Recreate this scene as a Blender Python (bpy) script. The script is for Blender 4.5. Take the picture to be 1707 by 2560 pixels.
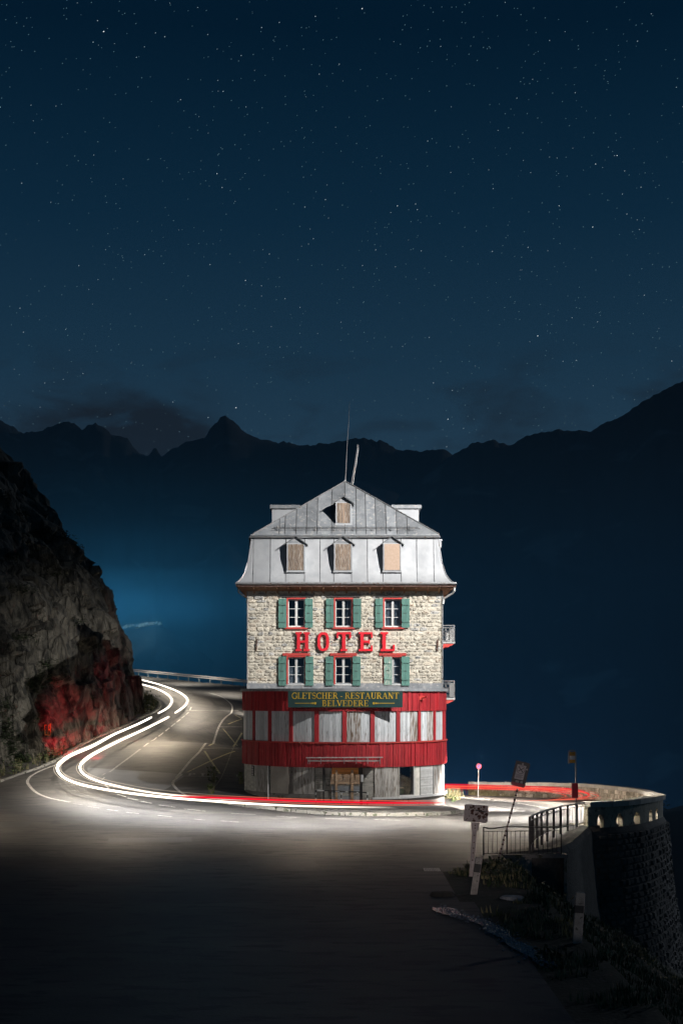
import bpy, math, random
import numpy as np
from mathutils import Vector, noise
from mathutils.bvhtree import BVHTree
R = math.radians
random.seed(7)
for o in list(bpy.data.objects): bpy.data.objects.remove(o)
S = bpy.context.scene
C = S.collection

# ------------------------------------------------------------------ camera
FOC, HOR, EYE = 3500.0, 1735.0, 5.64      # focal length in survey pixels, horizon row, eye height
cam = bpy.data.cameras.new('camera'); co = bpy.data.objects.new('camera', cam); C.objects.link(co)
co.location = (0, 0, EYE); co.rotation_euler = (R(90), 0, 0)
cam.sensor_fit = 'AUTO'; cam.sensor_width = 36
cam.lens = FOC / 2560 * 36; cam.shift_y = (HOR - 1280) / 2560
cam.clip_start = 0.5; cam.clip_end = 30000
S.camera = co

# ------------------------------------------------------------------ night sky
w = bpy.data.worlds.new('World'); S.world = w; w.use_nodes = True
nt = w.node_tree; nt.nodes.clear()
def nn(t, typ, **k):
    n = t.nodes.new(typ)
    for a, b in k.items(): setattr(n, a, b)
    return n
wo = nn(nt, 'ShaderNodeOutputWorld'); bg = nn(nt, 'ShaderNodeBackground'); tc = nn(nt, 'ShaderNodeTexCoord')
sx = nn(nt, 'ShaderNodeSeparateXYZ'); rp = nn(nt, 'ShaderNodeValToRGB')
nt.links.new(tc.outputs['Generated'], sx.inputs[0]); nt.links.new(sx.outputs[2], rp.inputs[0])
e = rp.color_ramp.elements
e[0].position = 0.0; e[0].color = (.018, .044, .075, 1)
e[1].position = 1.0; e[1].color = (.0004, .003, .009, 1)
for p, c in ((.17, (.0165, .045, .078, 1)), (.23, (.0096, .034, .064, 1)), (.32, (.0037, .0205, .044, 1)), (.43, (.0009, .0100, .0245, 1))):
    k = e.new(p); k.color = c
# thin dark clouds low over the ridges
cn = nn(nt, 'ShaderNodeTexNoise'); cn.inputs['Scale'].default_value = 15; cn.inputs['Detail'].default_value = 8; cn.inputs['Distortion'].default_value = .5
mp = nn(nt, 'ShaderNodeMapping'); mp.inputs['Scale'].default_value = (1, 1, 2.4); mp.inputs['Location'].default_value = (.31, .1, .07)
nt.links.new(tc.outputs['Generated'], mp.inputs[0]); nt.links.new(mp.outputs[0], cn.inputs['Vector'])
cr = nn(nt, 'ShaderNodeMapRange'); cr.inputs[1].default_value = .47; cr.inputs[2].default_value = .66
nt.links.new(cn.outputs[0], cr.inputs[0])
def band(src, a, b, c, d):
    m1 = nn(nt, 'ShaderNodeMapRange', interpolation_type='SMOOTHSTEP'); m1.inputs[1].default_value = a; m1.inputs[2].default_value = b
    m2 = nn(nt, 'ShaderNodeMapRange', interpolation_type='SMOOTHSTEP'); m2.inputs[1].default_value = c; m2.inputs[2].default_value = d
    m2.inputs[3].default_value = 1; m2.inputs[4].default_value = 0
    nt.links.new(src, m1.inputs[0]); nt.links.new(src, m2.inputs[0])
    m = nn(nt, 'ShaderNodeMath', operation='MULTIPLY'); nt.links.new(m1.outputs[0], m.inputs[0]); nt.links.new(m2.outputs[0], m.inputs[1])
    return m.outputs[0]
def mul(a, b):
    m = nn(nt, 'ShaderNodeMath', operation='MULTIPLY')
    nt.links.new(a, m.inputs[0])
    if isinstance(b, float): m.inputs[1].default_value = b
    else: nt.links.new(b, m.inputs[1])
    return m.outputs[0]
def addn(a, b):
    m = nn(nt, 'ShaderNodeMath', operation='ADD', use_clamp=True)
    nt.links.new(a, m.inputs[0]); nt.links.new(b, m.inputs[1]); return m.outputs[0]
# one bank of smoke-like cloud towards the left peaks plus weak wisps elsewhere
cr2 = nn(nt, 'ShaderNodeMapRange'); cr2.inputs[1].default_value = .30; cr2.inputs[2].default_value = .50
nt.links.new(cn.outputs[0], cr2.inputs[0])
bank = mul(mul(cr2.outputs[0], band(sx.outputs[0], -.25, -.17, -.105, -.065)), band(sx.outputs[2], .10, .14, .180, .224))
wisp = mul(mul(cr.outputs[0], band(sx.outputs[2], .14, .18, .205, .25)), .55)
cm = nn(nt, 'ShaderNodeMixRGB'); cm.inputs[2].default_value = (.0085, .0125, .019, 1)
nt.links.new(mul(addn(bank, wisp), .95), cm.inputs[0]); nt.links.new(rp.outputs[0], cm.inputs[1])
nt.links.new(cm.outputs[0], bg.inputs[0]); bg.inputs[1].default_value = 1.0
nt.links.new(bg.outputs[0], wo.inputs[0])

# ------------------------------------------------------------------ moon, floodlight, added fill lamps
def lamp(name, typ, loc, energy, col, target=None, **k):
    l = bpy.data.lights.new(name, typ); l.energy = energy; l.color = col
    for a, b in k.items(): setattr(l, a, b)
    o = bpy.data.objects.new(name, l); C.objects.link(o); o.location = loc
    if target is not None: o.rotation_euler = (Vector(target) - Vector(loc)).to_track_quat('-Z', 'Y').to_euler()
    return o
lamp('moon', 'SUN', (60, 90, 40), 0.18, (.90, .94, 1.0), (60 - 70, 90 - 66, 40 - 24), angle=R(.5))
lamp('floodlight', 'SPOT', (22.5, 50, 28), 124000, (1.0, .975, .95), (6.2, 75.5, 11.2), spot_size=R(42), spot_blend=.75, shadow_soft_size=.12)
lamp('yard_light', 'SPOT', (-16, 26, 11), 5200, (1.0, .95, .88), (0.0, 72, 3.0), spot_size=R(26), spot_blend=.6, shadow_soft_size=1.2)  # added fill on the restaurant front, no lamp stands there
lamp('torch', 'SPOT', (0.2, 8, 2.4), 7800, (1.0, .84, .80), (3.5, 40, 2.3), spot_size=R(11), spot_blend=.6, shadow_soft_size=.1)  # added fill from the camera side for the sign plates and posts
lamp('torch', 'SPOT', (2.6, 16, 1.6), 520, (1.0, .88, .84), (5.4, 31.6, .75), spot_size=R(5.5), spot_blend=.7, shadow_soft_size=.05)  # second added fill, for the lower marker post
lamp('slope_light', 'SPOT', (34, 96, 1), 3800, (.80, .90, 1.0), (17.6, 77, -4.2), spot_size=R(36), spot_blend=.9, shadow_soft_size=.1)  # added fill giving the retaining wall blocks their bright edge
S.view_settings.view_transform = 'Standard'; S.view_settings.look = 'None'; S.view_settings.exposure = 0; S.view_settings.gamma = 1
S.view_settings.use_curve_mapping = False
S.render.engine = 'CYCLES'
S.cycles.max_bounces = 6; S.cycles.volume_bounces = 0; S.cycles.use_denoising = True; S.cycles.sample_clamp_indirect = 4
S.cycles.transparent_max_bounces = 12

# ------------------------------------------------------------------ materials
MATS = {}
def mat(name, c1, c2=None, scale=3, rough=.7, bump=0, bscale=30, stretch=(1, 1, 1), metal=0, emit=None, es=1, detail=6, c3=None, lo=.35, hi=.65, wear=8, w0=.60, w1=.66, spec=.5, rl=.80, rh=1.18):
    m = bpy.data.materials.new(name); m.use_nodes = True; t = m.node_tree
    b = t.nodes['Principled BSDF']; b.inputs['Roughness'].default_value = rough; b.inputs['Metallic'].default_value = metal
    b.inputs['Base Color'].default_value = (*c1, 1); b.inputs['Specular IOR Level'].default_value = spec
    MATS[name] = m
    g = nn(t, 'ShaderNodeNewGeometry'); mpg = nn(t, 'ShaderNodeMapping'); mpg.inputs['Scale'].default_value = stretch
    t.links.new(g.outputs['Position'], mpg.inputs[0])
    if c2:
        n = nn(t, 'ShaderNodeTexNoise'); n.inputs['Scale'].default_value = scale; n.inputs['Detail'].default_value = detail
        n.inputs['Roughness'].default_value = .65
        t.links.new(mpg.outputs[0], n.inputs['Vector'])
        r = nn(t, 'ShaderNodeMapRange'); r.inputs[1].default_value = lo; r.inputs[2].default_value = hi
        t.links.new(n.outputs[0], r.inputs[0])
        x = nn(t, 'ShaderNodeMixRGB'); x.inputs[1].default_value = (*c1, 1); x.inputs[2].default_value = (*c2, 1)
        t.links.new(r.outputs[0], x.inputs[0]); last = x.outputs[0]
        if c3:
            n3 = nn(t, 'ShaderNodeTexNoise'); n3.inputs['Scale'].default_value = wear; n3.inputs['Detail'].default_value = 8
            t.links.new(mpg.outputs[0], n3.inputs['Vector'])
            r3 = nn(t, 'ShaderNodeMapRange'); r3.inputs[1].default_value = w0; r3.inputs[2].default_value = w1
            t.links.new(n3.outputs[0], r3.inputs[0])
            x3 = nn(t, 'ShaderNodeMixRGB'); x3.inputs[2].default_value = (*c3, 1)
            t.links.new(r3.outputs[0], x3.inputs[0]); t.links.new(last, x3.inputs[1]); last = x3.outputs[0]
        # every single piece (plank, stone, sheet) a little different
        oi = nn(t, 'ShaderNodeObjectInfo'); hv = nn(t, 'ShaderNodeHueSaturation')
        mr = nn(t, 'ShaderNodeMapRange'); mr.inputs[3].default_value = rl; mr.inputs[4].default_value = rh
        t.links.new(oi.outputs['Random'], mr.inputs[0]); t.links.new(mr.outputs[0], hv.inputs['Value']); t.links.new(last, hv.inputs['Color'])
        t.links.new(hv.outputs[0], b.inputs['Base Color'])
    if bump:
        n2 = nn(t, 'ShaderNodeTexNoise'); n2.inputs['Scale'].default_value = bscale; n2.inputs['Detail'].default_value = 6
        t.links.new(mpg.outputs[0], n2.inputs['Vector'])
        bp = nn(t, 'ShaderNodeBump'); bp.inputs['Strength'].default_value = min(1, bump); bp.inputs['Distance'].default_value = .02 * max(1, bump)
        t.links.new(n2.outputs[0], bp.inputs['Height']); t.links.new(bp.outputs[0], b.inputs['Normal'])
    if emit:
        b.inputs['Emission Color'].default_value = (*emit, 1); b.inputs['Emission Strength'].default_value = es
    return m
mat('asphalt', (.045, .044, .043), (.105, .099, .090), .5, .66, .9, 26, (.35, 1, 1), c3=(.030, .030, .032), wear=2.6, w0=.54, w1=.60, detail=12)
mat('grass_ground', (.020, .026, .010), (.055, .048, .030), 1.3, .95, 1.5, 9, c3=(.085, .078, .062), wear=4)
mat('pavement', (.16, .155, .145), (.26, .25, .235), 1.2, .8, .8, 30, c3=(.07, .075, .05), wear=3)
mat('kerb', (.20, .19, .17), (.33, .32, .29), 2.5, .85, 1, 20, c3=(.06, .07, .04), wear=5, w0=.55, w1=.62)
mat('patch', (.15, .155, .16), (.20, .205, .21), .8, .6, .4, 30)
mat('white_paint', (.62, .60, .56), (.30, .29, .27), 6, .6, .2, 40, c3=(.10, .10, .095), wear=9, w0=.55, w1=.62)
mat('yellow_paint', (.66, .60, .32), (.40, .36, .20), 6, .6, .2, 40, c3=(.08, .08, .07), wear=9, w0=.52, w1=.60)
mat('tar', (.018, .018, .020), (.030, .030, .030), 4, .55, .3, 30)  # also colours the painted shadow strip on the road
mat('tyre_mark', (.014, .013, .013), (.032, .031, .030), 2, .6, .3, 40)
mat('mortar', (.56, .51, .42), (.66, .61, .51), 2.2, .95, 1.6, 16, c3=(.20, .165, .12), wear=6)
mat('stone', (.46, .42, .35), (.62, .575, .48), 2.6, .92, 1.6, 18, c3=(.20, .18, .155), wear=11, w0=.56, w1=.64, rl=.72, rh=1.15)
mat('stone_grey', (.34, .335, .32), (.52, .50, .46), 3.1, .92, 2.2, 18, c3=(.08, .08, .08), wear=11, w0=.54, w1=.64, rl=.72, rh=1.15)
mat('stone_ochre', (.48, .41, .32), (.60, .54, .45), 3, .92, 2.0, 18, c3=(.18, .12, .08), wear=9, w0=.57, rl=.72, rh=1.15)
mat('zinc', (.36, .37, .385), (.45, .46, .47), .9, .5, .25, 4, metal=.25, c3=(.36, .375, .39), wear=2.4, w0=.50, w1=.70, rl=.90, rh=1.08)
mat('zinc_dark', (.20, .215, .23), (.31, .325, .34), 2.0, .55, .4, 14, metal=.2, c3=(.40, .39, .38), wear=6, w0=.58, w1=.64)
mat('seam', (.10, .105, .11), (.16, .165, .17), 3, .45, metal=.3)
mat('dark_metal', (.02, .021, .023), (.05, .045, .04), 8, .5, .3, 40, metal=.2)
mat('steel', (.42, .43, .44), (.30, .30, .30), 6, .4, .2, 30, metal=.6, c3=(.18, .11, .07), wear=9)
mat('gutter_wood', (.10, .045, .030), (.05, .022, .016), 3, .7, .8, 30, (1, 1, 5), c3=(.25, .20, .17), wear=9, w0=.62)
mat('soffit', (.22, .10, .05), (.32, .16, .08), 4, .8, .8, 20)
mat('red_plank', (.36, .012, .018), (.22, .006, .012), 5, .62, .8, 12, (3, 3, .35), c3=(.40, .05, .04), wear=8, w0=.60, w1=.70)
mat('red_trim', (.52, .045, .035), (.38, .03, .025), 5, .6, .5, 20, c3=(.50, .20, .15), wear=12, w0=.62, w1=.68)
mat('red_letter', (.62, .012, .025), (.52, .010, .02), 6, .45)
mat('white_board', (.50, .52, .53), (.36, .385, .40), 5, .75, .8, 14, (3, 3, .3), c3=(.17, .155, .135), wear=7, w0=.60, w1=.68)
mat('worn_board', (.44, .44, .43), (.24, .22, .20), 6, .8, 1.0, 14, (3, 3, .3), c3=(.13, .09, .06), wear=6, w0=.50, w1=.60)
mat('grey_board', (.44, .42, .385), (.27, .255, .235), 6, .85, 1.2, 14, (3, 3, .3), c3=(.11, .085, .06), wear=7, w0=.55, w1=.65)
mat('brown_board', (.44, .30, .19), (.27, .18, .115), 5, .85, 1.0, 14, (.6, 3, 3), c3=(.36, .31, .26), wear=9, w0=.60)
mat('dormer_wood', (.30, .22, .16), (.13, .10, .08), 5, .85, 1.2, 14, (4, 4, .4), c3=(.42, .38, .33), wear=8, w0=.55, w1=.62)
mat('chipboard', (.36, .26, .19), (.42, .31, .24), 9, .85, .4, 40)
mat('orange_ply', (.68, .27, .055), (.52, .19, .04), 4, .6, .3, 20, (.5, 3, 3))
mat('plywood', (.42, .385, .33), (.34, .31, .27), 1.6, .75, .2, 20)
mat('cement', (.24, .23, .205), (.34, .325, .29), 2, .9, 1.0, 22, (.6, .6, 3), c3=(.10, .10, .08), wear=6)
mat('plinth', (.14, .13, .12), (.22, .205, .185), 2, .9, 1.2, 20, c3=(.07, .075, .045), wear=4, w0=.55, w1=.65)
mat('white_brick', (.58, .56, .50), (.42, .41, .36), 4, .85, 1.0, 18)
mat('green_shutter', (.085, .20, .165), (.060, .155, .13), 5, .62, .5, 14, (3, 3, .4), c3=(.14, .25, .21), wear=14, w0=.64, w1=.68)
mat('worn_shutter', (.12, .24, .20), (.20, .30, .25), 6, .7, .8, 14, (3, 3, .4), c3=(.45, .45, .38), wear=9, w0=.56, w1=.60)
mat('sign_green', (.007, .032, .033), (.010, .042, .040), 2, .45)
mat('gold', (.50, .32, .02), (.40, .25, .02), 5, .45)
mat('window_white', (.66, .66, .64), (.55, .55, .53), 5, .5)
mat('curtain', (.50, .50, .49), (.30, .30, .30), 9, .9, .8, 6, (6, 1, .2))
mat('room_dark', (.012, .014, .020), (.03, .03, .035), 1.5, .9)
mat('rock', (.085, .076, .058), (.20, .185, .15), .45, .9, 4.0, 2.4, (1, 1, .45), c3=(.035, .034, .028), wear=1.2, w0=.50, w1=.62)
mat('leaf', (.045, .085, .018), (.095, .12, .030), 3, .7, detail=3)
mat('leaf_dark', (.022, .042, .014), (.040, .060, .020), 3, .75, detail=3)
mat('straw', (.26, .23, .12), (.16, .145, .07), 3, .8, detail=3)
mat('mountain', (.012, .013, .015), (.024, .025, .027), .006, .95, c3=(.10, .105, .11), wear=.012, w0=.60, w1=.68)
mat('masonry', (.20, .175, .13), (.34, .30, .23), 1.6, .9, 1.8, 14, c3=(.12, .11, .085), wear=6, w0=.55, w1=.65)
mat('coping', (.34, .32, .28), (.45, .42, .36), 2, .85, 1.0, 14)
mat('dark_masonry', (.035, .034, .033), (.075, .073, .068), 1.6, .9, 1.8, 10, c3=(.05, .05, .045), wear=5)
mat('plate_black', (.035, .030, .033), (.05, .045, .048), 8, .5)
mat('plate_white', (.42, .38, .38), (.34, .31, .31), 9, .6)
mat('rusty_white', (.50, .44, .42), (.40, .34, .32), 6, .7, .4, 30)
mat('rust', (.09, .035, .022), (.05, .02, .015), 12, .85, .5, 40)
mat('sign_red', (.62, .03, .05), (.55, .03, .05), 6, .4)
mat('sign_blue', (.03, .07, .35), (.03, .07, .30), 6, .4)
mat('bus_yellow', (.52, .27, .02), (.45, .22, .02), 6, .5)
mat('bus_white', (.55, .56, .58), (.5, .5, .52), 6, .5)
mat('bus_box', (.34, .02, .035), (.26, .015, .03), 6, .4)
mat('post_white', (.40, .38, .34), (.26, .24, .22), 6, .75, .6, 30, c3=(.10, .09, .08), wear=9)
mat('post_black', (.02, .02, .02), (.035, .035, .035), 6, .7)
mat('yellow_post', (.65, .42, .02), (.55, .36, .02), 6, .5)
mat('pebble', (.12, .14, .17), (.36, .40, .45), 8, .18, .4, 30)
mat('orange_paint', (.55, .17, .04), (.45, .14, .04), 9, .8)
mat('water', (.010, .013, .018), (.02, .024, .03), 5, .08, 1.0, 16)
def rock_mat():
    m = MATS['rock']; t = m.node_tree; b = t.nodes['Principled BSDF']; g = nn(t, 'ShaderNodeNewGeometry')
    mp_ = nn(t, 'ShaderNodeMapping'); mp_.inputs['Scale'].default_value = (1, 1, .30); mp_.inputs['Rotation'].default_value = (.25, .15, 0); t.links.new(g.outputs['Position'], mp_.inputs[0])
    wn = nn(t, 'ShaderNodeTexNoise'); wn.inputs['Scale'].default_value = .8; wn.inputs['Detail'].default_value = 4; t.links.new(mp_.outputs[0], wn.inputs['Vector'])
    wa = nn(t, 'ShaderNodeVectorMath', operation='MULTIPLY_ADD'); wa.inputs[1].default_value = (1.1, 1.1, 1.1); t.links.new(wn.outputs['Color'], wa.inputs[0]); t.links.new(mp_.outputs[0], wa.inputs[2])
    hs = []
    for sc in (.62, 2.2):
        v = nn(t, 'ShaderNodeTexVoronoi', feature='DISTANCE_TO_EDGE'); v.inputs['Scale'].default_value = sc; t.links.new(wa.outputs[0], v.inputs['Vector'])
        r = nn(t, 'ShaderNodeMapRange'); r.inputs[2].default_value = .09; t.links.new(v.outputs[0], r.inputs[0]); hs.append(r.outputs[0])
    n = nn(t, 'ShaderNodeTexNoise'); n.inputs['Scale'].default_value = 3.2; n.inputs['Detail'].default_value = 10; n.inputs['Roughness'].default_value = .72; t.links.new(mp_.outputs[0], n.inputs['Vector'])
    s1 = nn(t, 'ShaderNodeMath', operation='MULTIPLY_ADD'); s1.inputs[1].default_value = .55; t.links.new(hs[0], s1.inputs[0]); t.links.new(n.outputs[0], s1.inputs[2])
    s2 = nn(t, 'ShaderNodeMath', operation='MULTIPLY_ADD'); s2.inputs[1].default_value = .25; t.links.new(hs[1], s2.inputs[0]); t.links.new(s1.outputs[0], s2.inputs[2])
    bp = nn(t, 'ShaderNodeBump'); bp.inputs['Strength'].default_value = 1; bp.inputs['Distance'].default_value = .38; t.links.new(s2.outputs[0], bp.inputs['Height']); t.links.new(bp.outputs[0], b.inputs['Normal'])
    old = b.inputs['Base Color'].links[0].from_socket
    mx = nn(t, 'ShaderNodeMixRGB', blend_type='MULTIPLY'); mx.inputs[0].default_value = .5; t.links.new(old, mx.inputs[1]); t.links.new(hs[0], mx.inputs[2]); t.links.new(mx.outputs[0], b.inputs['Base Color'])
rock_mat()
def emis(name, col, s):
    m = bpy.data.materials.new(name); m.use_nodes = True; t = m.node_tree; t.nodes.clear()
    e_ = nn(t, 'ShaderNodeEmission'); e_.inputs[0].default_value = (*col, 1); e_.inputs[1].default_value = s
    o_ = nn(t, 'ShaderNodeOutputMaterial'); t.links.new(e_.outputs[0], o_.inputs[0]); MATS[name] = m; return m
def glow(name, col, s):
    m = emis(name, col, s); t = m.node_tree; e_ = [q for q in t.nodes if q.type == 'EMISSION'][0]; o_ = [q for q in t.nodes if q.type == 'OUTPUT_MATERIAL'][0]
    at_ = nn(t, 'ShaderNodeAttribute', attribute_name='glow'); tr = nn(t, 'ShaderNodeBsdfTransparent'); mx = nn(t, 'ShaderNodeMixShader')
    t.links.new(at_.outputs['Fac'], mx.inputs[0]); t.links.new(tr.outputs[0], mx.inputs[1]); t.links.new(e_.outputs[0], mx.inputs[2]); t.links.new(mx.outputs[0], o_.inputs[0])
glow('white_light', (1.0, .90, .76), 4.0)
glow('soft_white_light', (1.0, .84, .66), 1.1)
glow('red_light', (1.0, .010, .035), .95)
glow('hot_red_light', (1.0, .16, .09), 1.1)
emis('star_light', (.70, .88, 1.0), .46)
MATS['star_light'].cycles.emission_sampling = 'NONE'
emis('bright_star_light', (.85, .95, 1.0), 1.25)
MATS['bright_star_light'].cycles.emission_sampling = 'NONE'
emis('faint_star_light', (.40, .75, .90), .22)
MATS['faint_star_light'].cycles.emission_sampling = 'NONE'
gm = bpy.data.materials.new('glass'); gm.use_nodes = True; t = gm.node_tree; t.nodes.clear()
a_ = nn(t, 'ShaderNodeBsdfTransparent'); a_.inputs[0].default_value = (.75, .8, .85, 1); g_ = nn(t, 'ShaderNodeBsdfGlossy'); g_.inputs['Roughness'].default_value = .03
x_ = nn(t, 'ShaderNodeMixShader'); x_.inputs[0].default_value = .12; o_ = nn(t, 'ShaderNodeOutputMaterial')
t.links.new(a_.outputs[0], x_.inputs[1]); t.links.new(g_.outputs[0], x_.inputs[2]); t.links.new(x_.outputs[0], o_.inputs[0]); MATS['glass'] = gm
for nm, dens, colr in (('haze_air', .000008, (.40, .68, 1.0)), ('mist_air', .00016, (.50, .80, 1.0))):
    m = bpy.data.materials.new(nm); m.use_nodes = True; t = m.node_tree; t.nodes.clear()
    v = nn(t, 'ShaderNodeVolumePrincipled'); v.inputs['Color'].default_value = (*colr, 1); v.inputs['Density'].default_value = dens
    v.inputs['Anisotropy'].default_value = .0
    o_ = nn(t, 'ShaderNodeOutputMaterial'); t.links.new(v.outputs[0], o_.inputs['Volume']); MATS[nm] = m

# ------------------------------------------------------------------ mesh helpers
def origin(o):
    v = Vector((0, 0, 0))
    while o is not None: v += o.location; o = o.parent
    return v
class MB:
    def __init__(s): s.v = []; s.f = []
    def add(s, vs, fs):
        n = len(s.v); s.v += [tuple(v) for v in vs]; s.f += [tuple(i + n for i in f) for f in fs]; return s
    def hexa(s, p):   # p: 8 corners, bottom ring then top ring
        return s.add(p, [(3, 2, 1, 0), (4, 5, 6, 7), (0, 1, 5, 4), (1, 2, 6, 5), (2, 3, 7, 6), (3, 0, 4, 7)])
    def box(s, x0, x1, y0, y1, z0, z1):
        return s.hexa([(x0, y0, z0), (x1, y0, z0), (x1, y1, z0), (x0, y1, z0), (x0, y0, z1), (x1, y0, z1), (x1, y1, z1), (x0, y1, z1)])
    def bar(s, a, b, w, h, up=(0, 0, 1)):
        a, b = Vector(a), Vector(b); d = (b - a).normalized(); u = Vector(up)
        if abs(d.dot(u)) > .99: u = Vector((0, 1, 0))
        l = d.cross(u).normalized(); u = l.cross(d).normalized()
        q = [(-w / 2, -h / 2), (w / 2, -h / 2), (w / 2, h / 2), (-w / 2, h / 2)]
        return s.hexa([a + l * i + u * j for i, j in q] + [b + l * i + u * j for i, j in q])
    def tube(s, pts, r, n=8, cap=True):
        pts = [Vector(p) for p in pts]; vs = []; fs = []; N = len(pts)
        for k, p in enumerate(pts):
            d = (pts[min(k + 1, N - 1)] - pts[max(k - 1, 0)]).normalized()
            u = Vector((0, 0, 1)) if abs(d.z) < .95 else Vector((0, 1, 0))
            l = d.cross(u).normalized(); u = l.cross(d)
            rr = r[k] if isinstance(r, (list, tuple)) else r
            for i in range(n):
                a = 2 * math.pi * i / n; vs.append(p + l * math.cos(a) * rr + u * math.sin(a) * rr)
        for k in range(N - 1):
            for i in range(n):
                j = (i + 1) % n; fs.append((k * n + i, k * n + j, (k + 1) * n + j, (k + 1) * n + i))
        if cap: fs += [tuple(range(n))[::-1], tuple(range((N - 1) * n, N * n))]
        return s.add(vs, fs)
    def prism(s, poly, ax, d0, d1):
        """poly in 2D; ax 'y' -> (x,z) extruded in y, 'z' -> (x,y) in z, 'x' -> (y,z) in x"""
        def P(p, d): return {'y': (p[0], d, p[1]), 'z': (p[0], p[1], d), 'x': (d, p[0], p[1])}[ax]
        n = len(poly)
        vs = [P(p, d0) for p in poly] + [P(p, d1) for p in poly]
        fs = [tuple(range(n)), tuple(range(n, 2 * n))[::-1]] + [(i, n + i, n + (i + 1) % n, (i + 1) % n) for i in range(n)]
        return s.add(vs, fs)
    def build(s, name, m, parent=None, kind=None, label=None, cat=None, group=None, smooth=False):
        me = bpy.data.meshes.new(name); og = origin(parent) if parent is not None else Vector((0, 0, 0))
        me.from_pydata([(v[0] - og.x, v[1] - og.y, v[2] - og.z) for v in s.v], [], s.f)
        ms = m if isinstance(m, (list, tuple)) else [m]
        for q in ms: me.materials.append(MATS[q])
        if smooth: me.polygons.foreach_set('use_smooth', [True] * len(me.polygons))
        me.update()
        o = bpy.data.objects.new(name, me); C.objects.link(o)
        if parent is not None: o.parent = parent
        return tag(o, label, cat, group, kind)
def tag(o, label=None, cat=None, group=None, kind=None):
    if label: o['label'] = label
    if cat: o['category'] = cat
    if group: o['group'] = group
    if kind: o['kind'] = kind
    return o
def thing(name, loc, label, cat, group=None):
    o = bpy.data.objects.new(name, None); C.objects.link(o); o.location = loc; o.empty_display_size = .3
    return tag(o, label, cat, group)

# ------------------------------------------------------------------ survey: image ray at distance D -> point
def P3(px, py, D): return Vector(((px - 853.5) * D / FOC, D, EYE - (py - HOR) * D / FOC))

# ------------------------------------------------------------------ ground
CT = [(335, 1687, 185), (620, 1716, 165), (480, 1702, 175), (454, 1765, 129), (400, 1800, 113), (335, 1715, 160),
      (300, 1860, 95), (200, 1890, 89), (130, 1948, 81), (0, 1955, 82), (70, 1975, 76), (300, 1990, 72), (250, 2020, 67), (606, 1972, 75),
      (560, 1930, 82), (600, 1800, 120), (450, 1960, 77), (900, 2017, 70), (1113, 2018, 74), (898, 2040, 64.7), (640, 2015, 69),
      (1200, 1998, 81), (1300, 2003, 83), (1340, 1995, 94), (1170, 1987, 97), (1480, 2065, 57.5), (92, 1923, 84), (156, 1892, 90),
      (252, 1840, 101), (321, 1810, 108), (388, 1782, 118), (399, 1757, 127), (356, 1735, 138), (521, 1732, 150), (580, 1768, 135),
      (605, 1865, 97), (530, 1973, 74), (441, 1945, 79)]
pts = [tuple(P3(*c)) for c in CT]
for y in (5, 15, 25, 35, 45, 55):
    for x in (-40, -25, -12, 0, 6, 20): pts.append((x, y, 0.0))
pts += [(-14, 62, .05), (-30, 70, .3), (-45, 85, .8), (11.5, 58.8, .10), (13.0, 61.2, .03), (14.8, 66.5, -.25), (16, 72, -.60), (17.5, 80, -.95), (17, 88, -1.25), (14, 95, -1.45), (-40, 190, 9.0), (-30, 120, 5.0), (8, 90, -1.1), (-2, 102, -1.0), (-12, 100, 2.2)]
A = np.array(pts)
def U(r2): return np.where(r2 > 1e-9, r2 * np.log(np.maximum(r2, 1e-9)) * .5, 0)
n = len(A); d2 = ((A[:, None, :2] - A[None, :, :2]) ** 2).sum(-1)
K = U(d2) + np.eye(n) * 8.0; Pm = np.c_[np.ones(n), A[:, :2]]
W = np.linalg.solve(np.block([[K, Pm], [Pm.T, np.zeros((3, 3))]]), np.r_[A[:, 2], 0, 0, 0])
def tps(x, y):
    x = np.asarray(x, float); y = np.asarray(y, float); s = W[n] + W[n + 1] * x + W[n + 2] * y
    for i in range(n): s = s + W[i] * U((x - A[i, 0]) ** 2 + (y - A[i, 1]) ** 2)
    return s
WALL = [(5.6, 49.6), (7.7, 51.0), (8.9, 54), (10.1, 58), (11.57, 59), (13.08, 61.3), (14.95, 66.6), (16.35, 72), (17.45, 79), (18.1, 85), (17.4, 91), (16.0, 95), (12.9, 96.5), (9.3, 97.5), (6.5, 99.5)]
BACK = [(-3, 103), (-4.6, 104), (-4.2, 120), (-7, 145), (-10.0, 164), (-11.2, 166.3), (-19, 175.6), (-27.6, 186), (-45, 203), (-90, 235), (-130, 235)]
POLY = [(5.6, -20)] + WALL + BACK + [(-130, -20)]
VERGE = [(5.6, -20), (5.6, 100)] + BACK + [(-130, -20)]
def inside(x, y, poly):
    r = np.zeros(x.shape, bool); m = len(poly)
    for i in range(m):
        x0, y0 = poly[i]; x1, y1 = poly[(i + 1) % m]
        if y0 == y1: continue
        c = ((y0 > y) != (y1 > y)) & (x < (x1 - x0) * (y - y0) / (y1 - y0) + x0); r ^= c
    return r
def pdist(x, y, poly):
    d = np.full(x.shape, 1e9); m = len(poly)
    for i in range(m):
        a = np.array(poly[i], float); b = np.array(poly[(i + 1) % m], float); ab = b - a; L = (ab ** 2).sum()
        tt = np.clip(((x - a[0]) * ab[0] + (y - a[1]) * ab[1]) / L, 0, 1)
        d = np.minimum(d, np.hypot(x - a[0] - tt * ab[0], y - a[1] - tt * ab[1]))
    return d
def vnoise(x, y, s, seed=0):
    out = np.empty(x.shape); f = out.ravel(); xr = x.ravel(); yr = y.ravel()
    for i in range(len(f)): f[i] = noise.noise((xr[i] * s, yr[i] * s, seed))
    return out
gx = np.r_[np.arange(-130, -34, 4.), np.arange(-34, 22, .4), np.arange(22, 130, 4.)]
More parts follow.
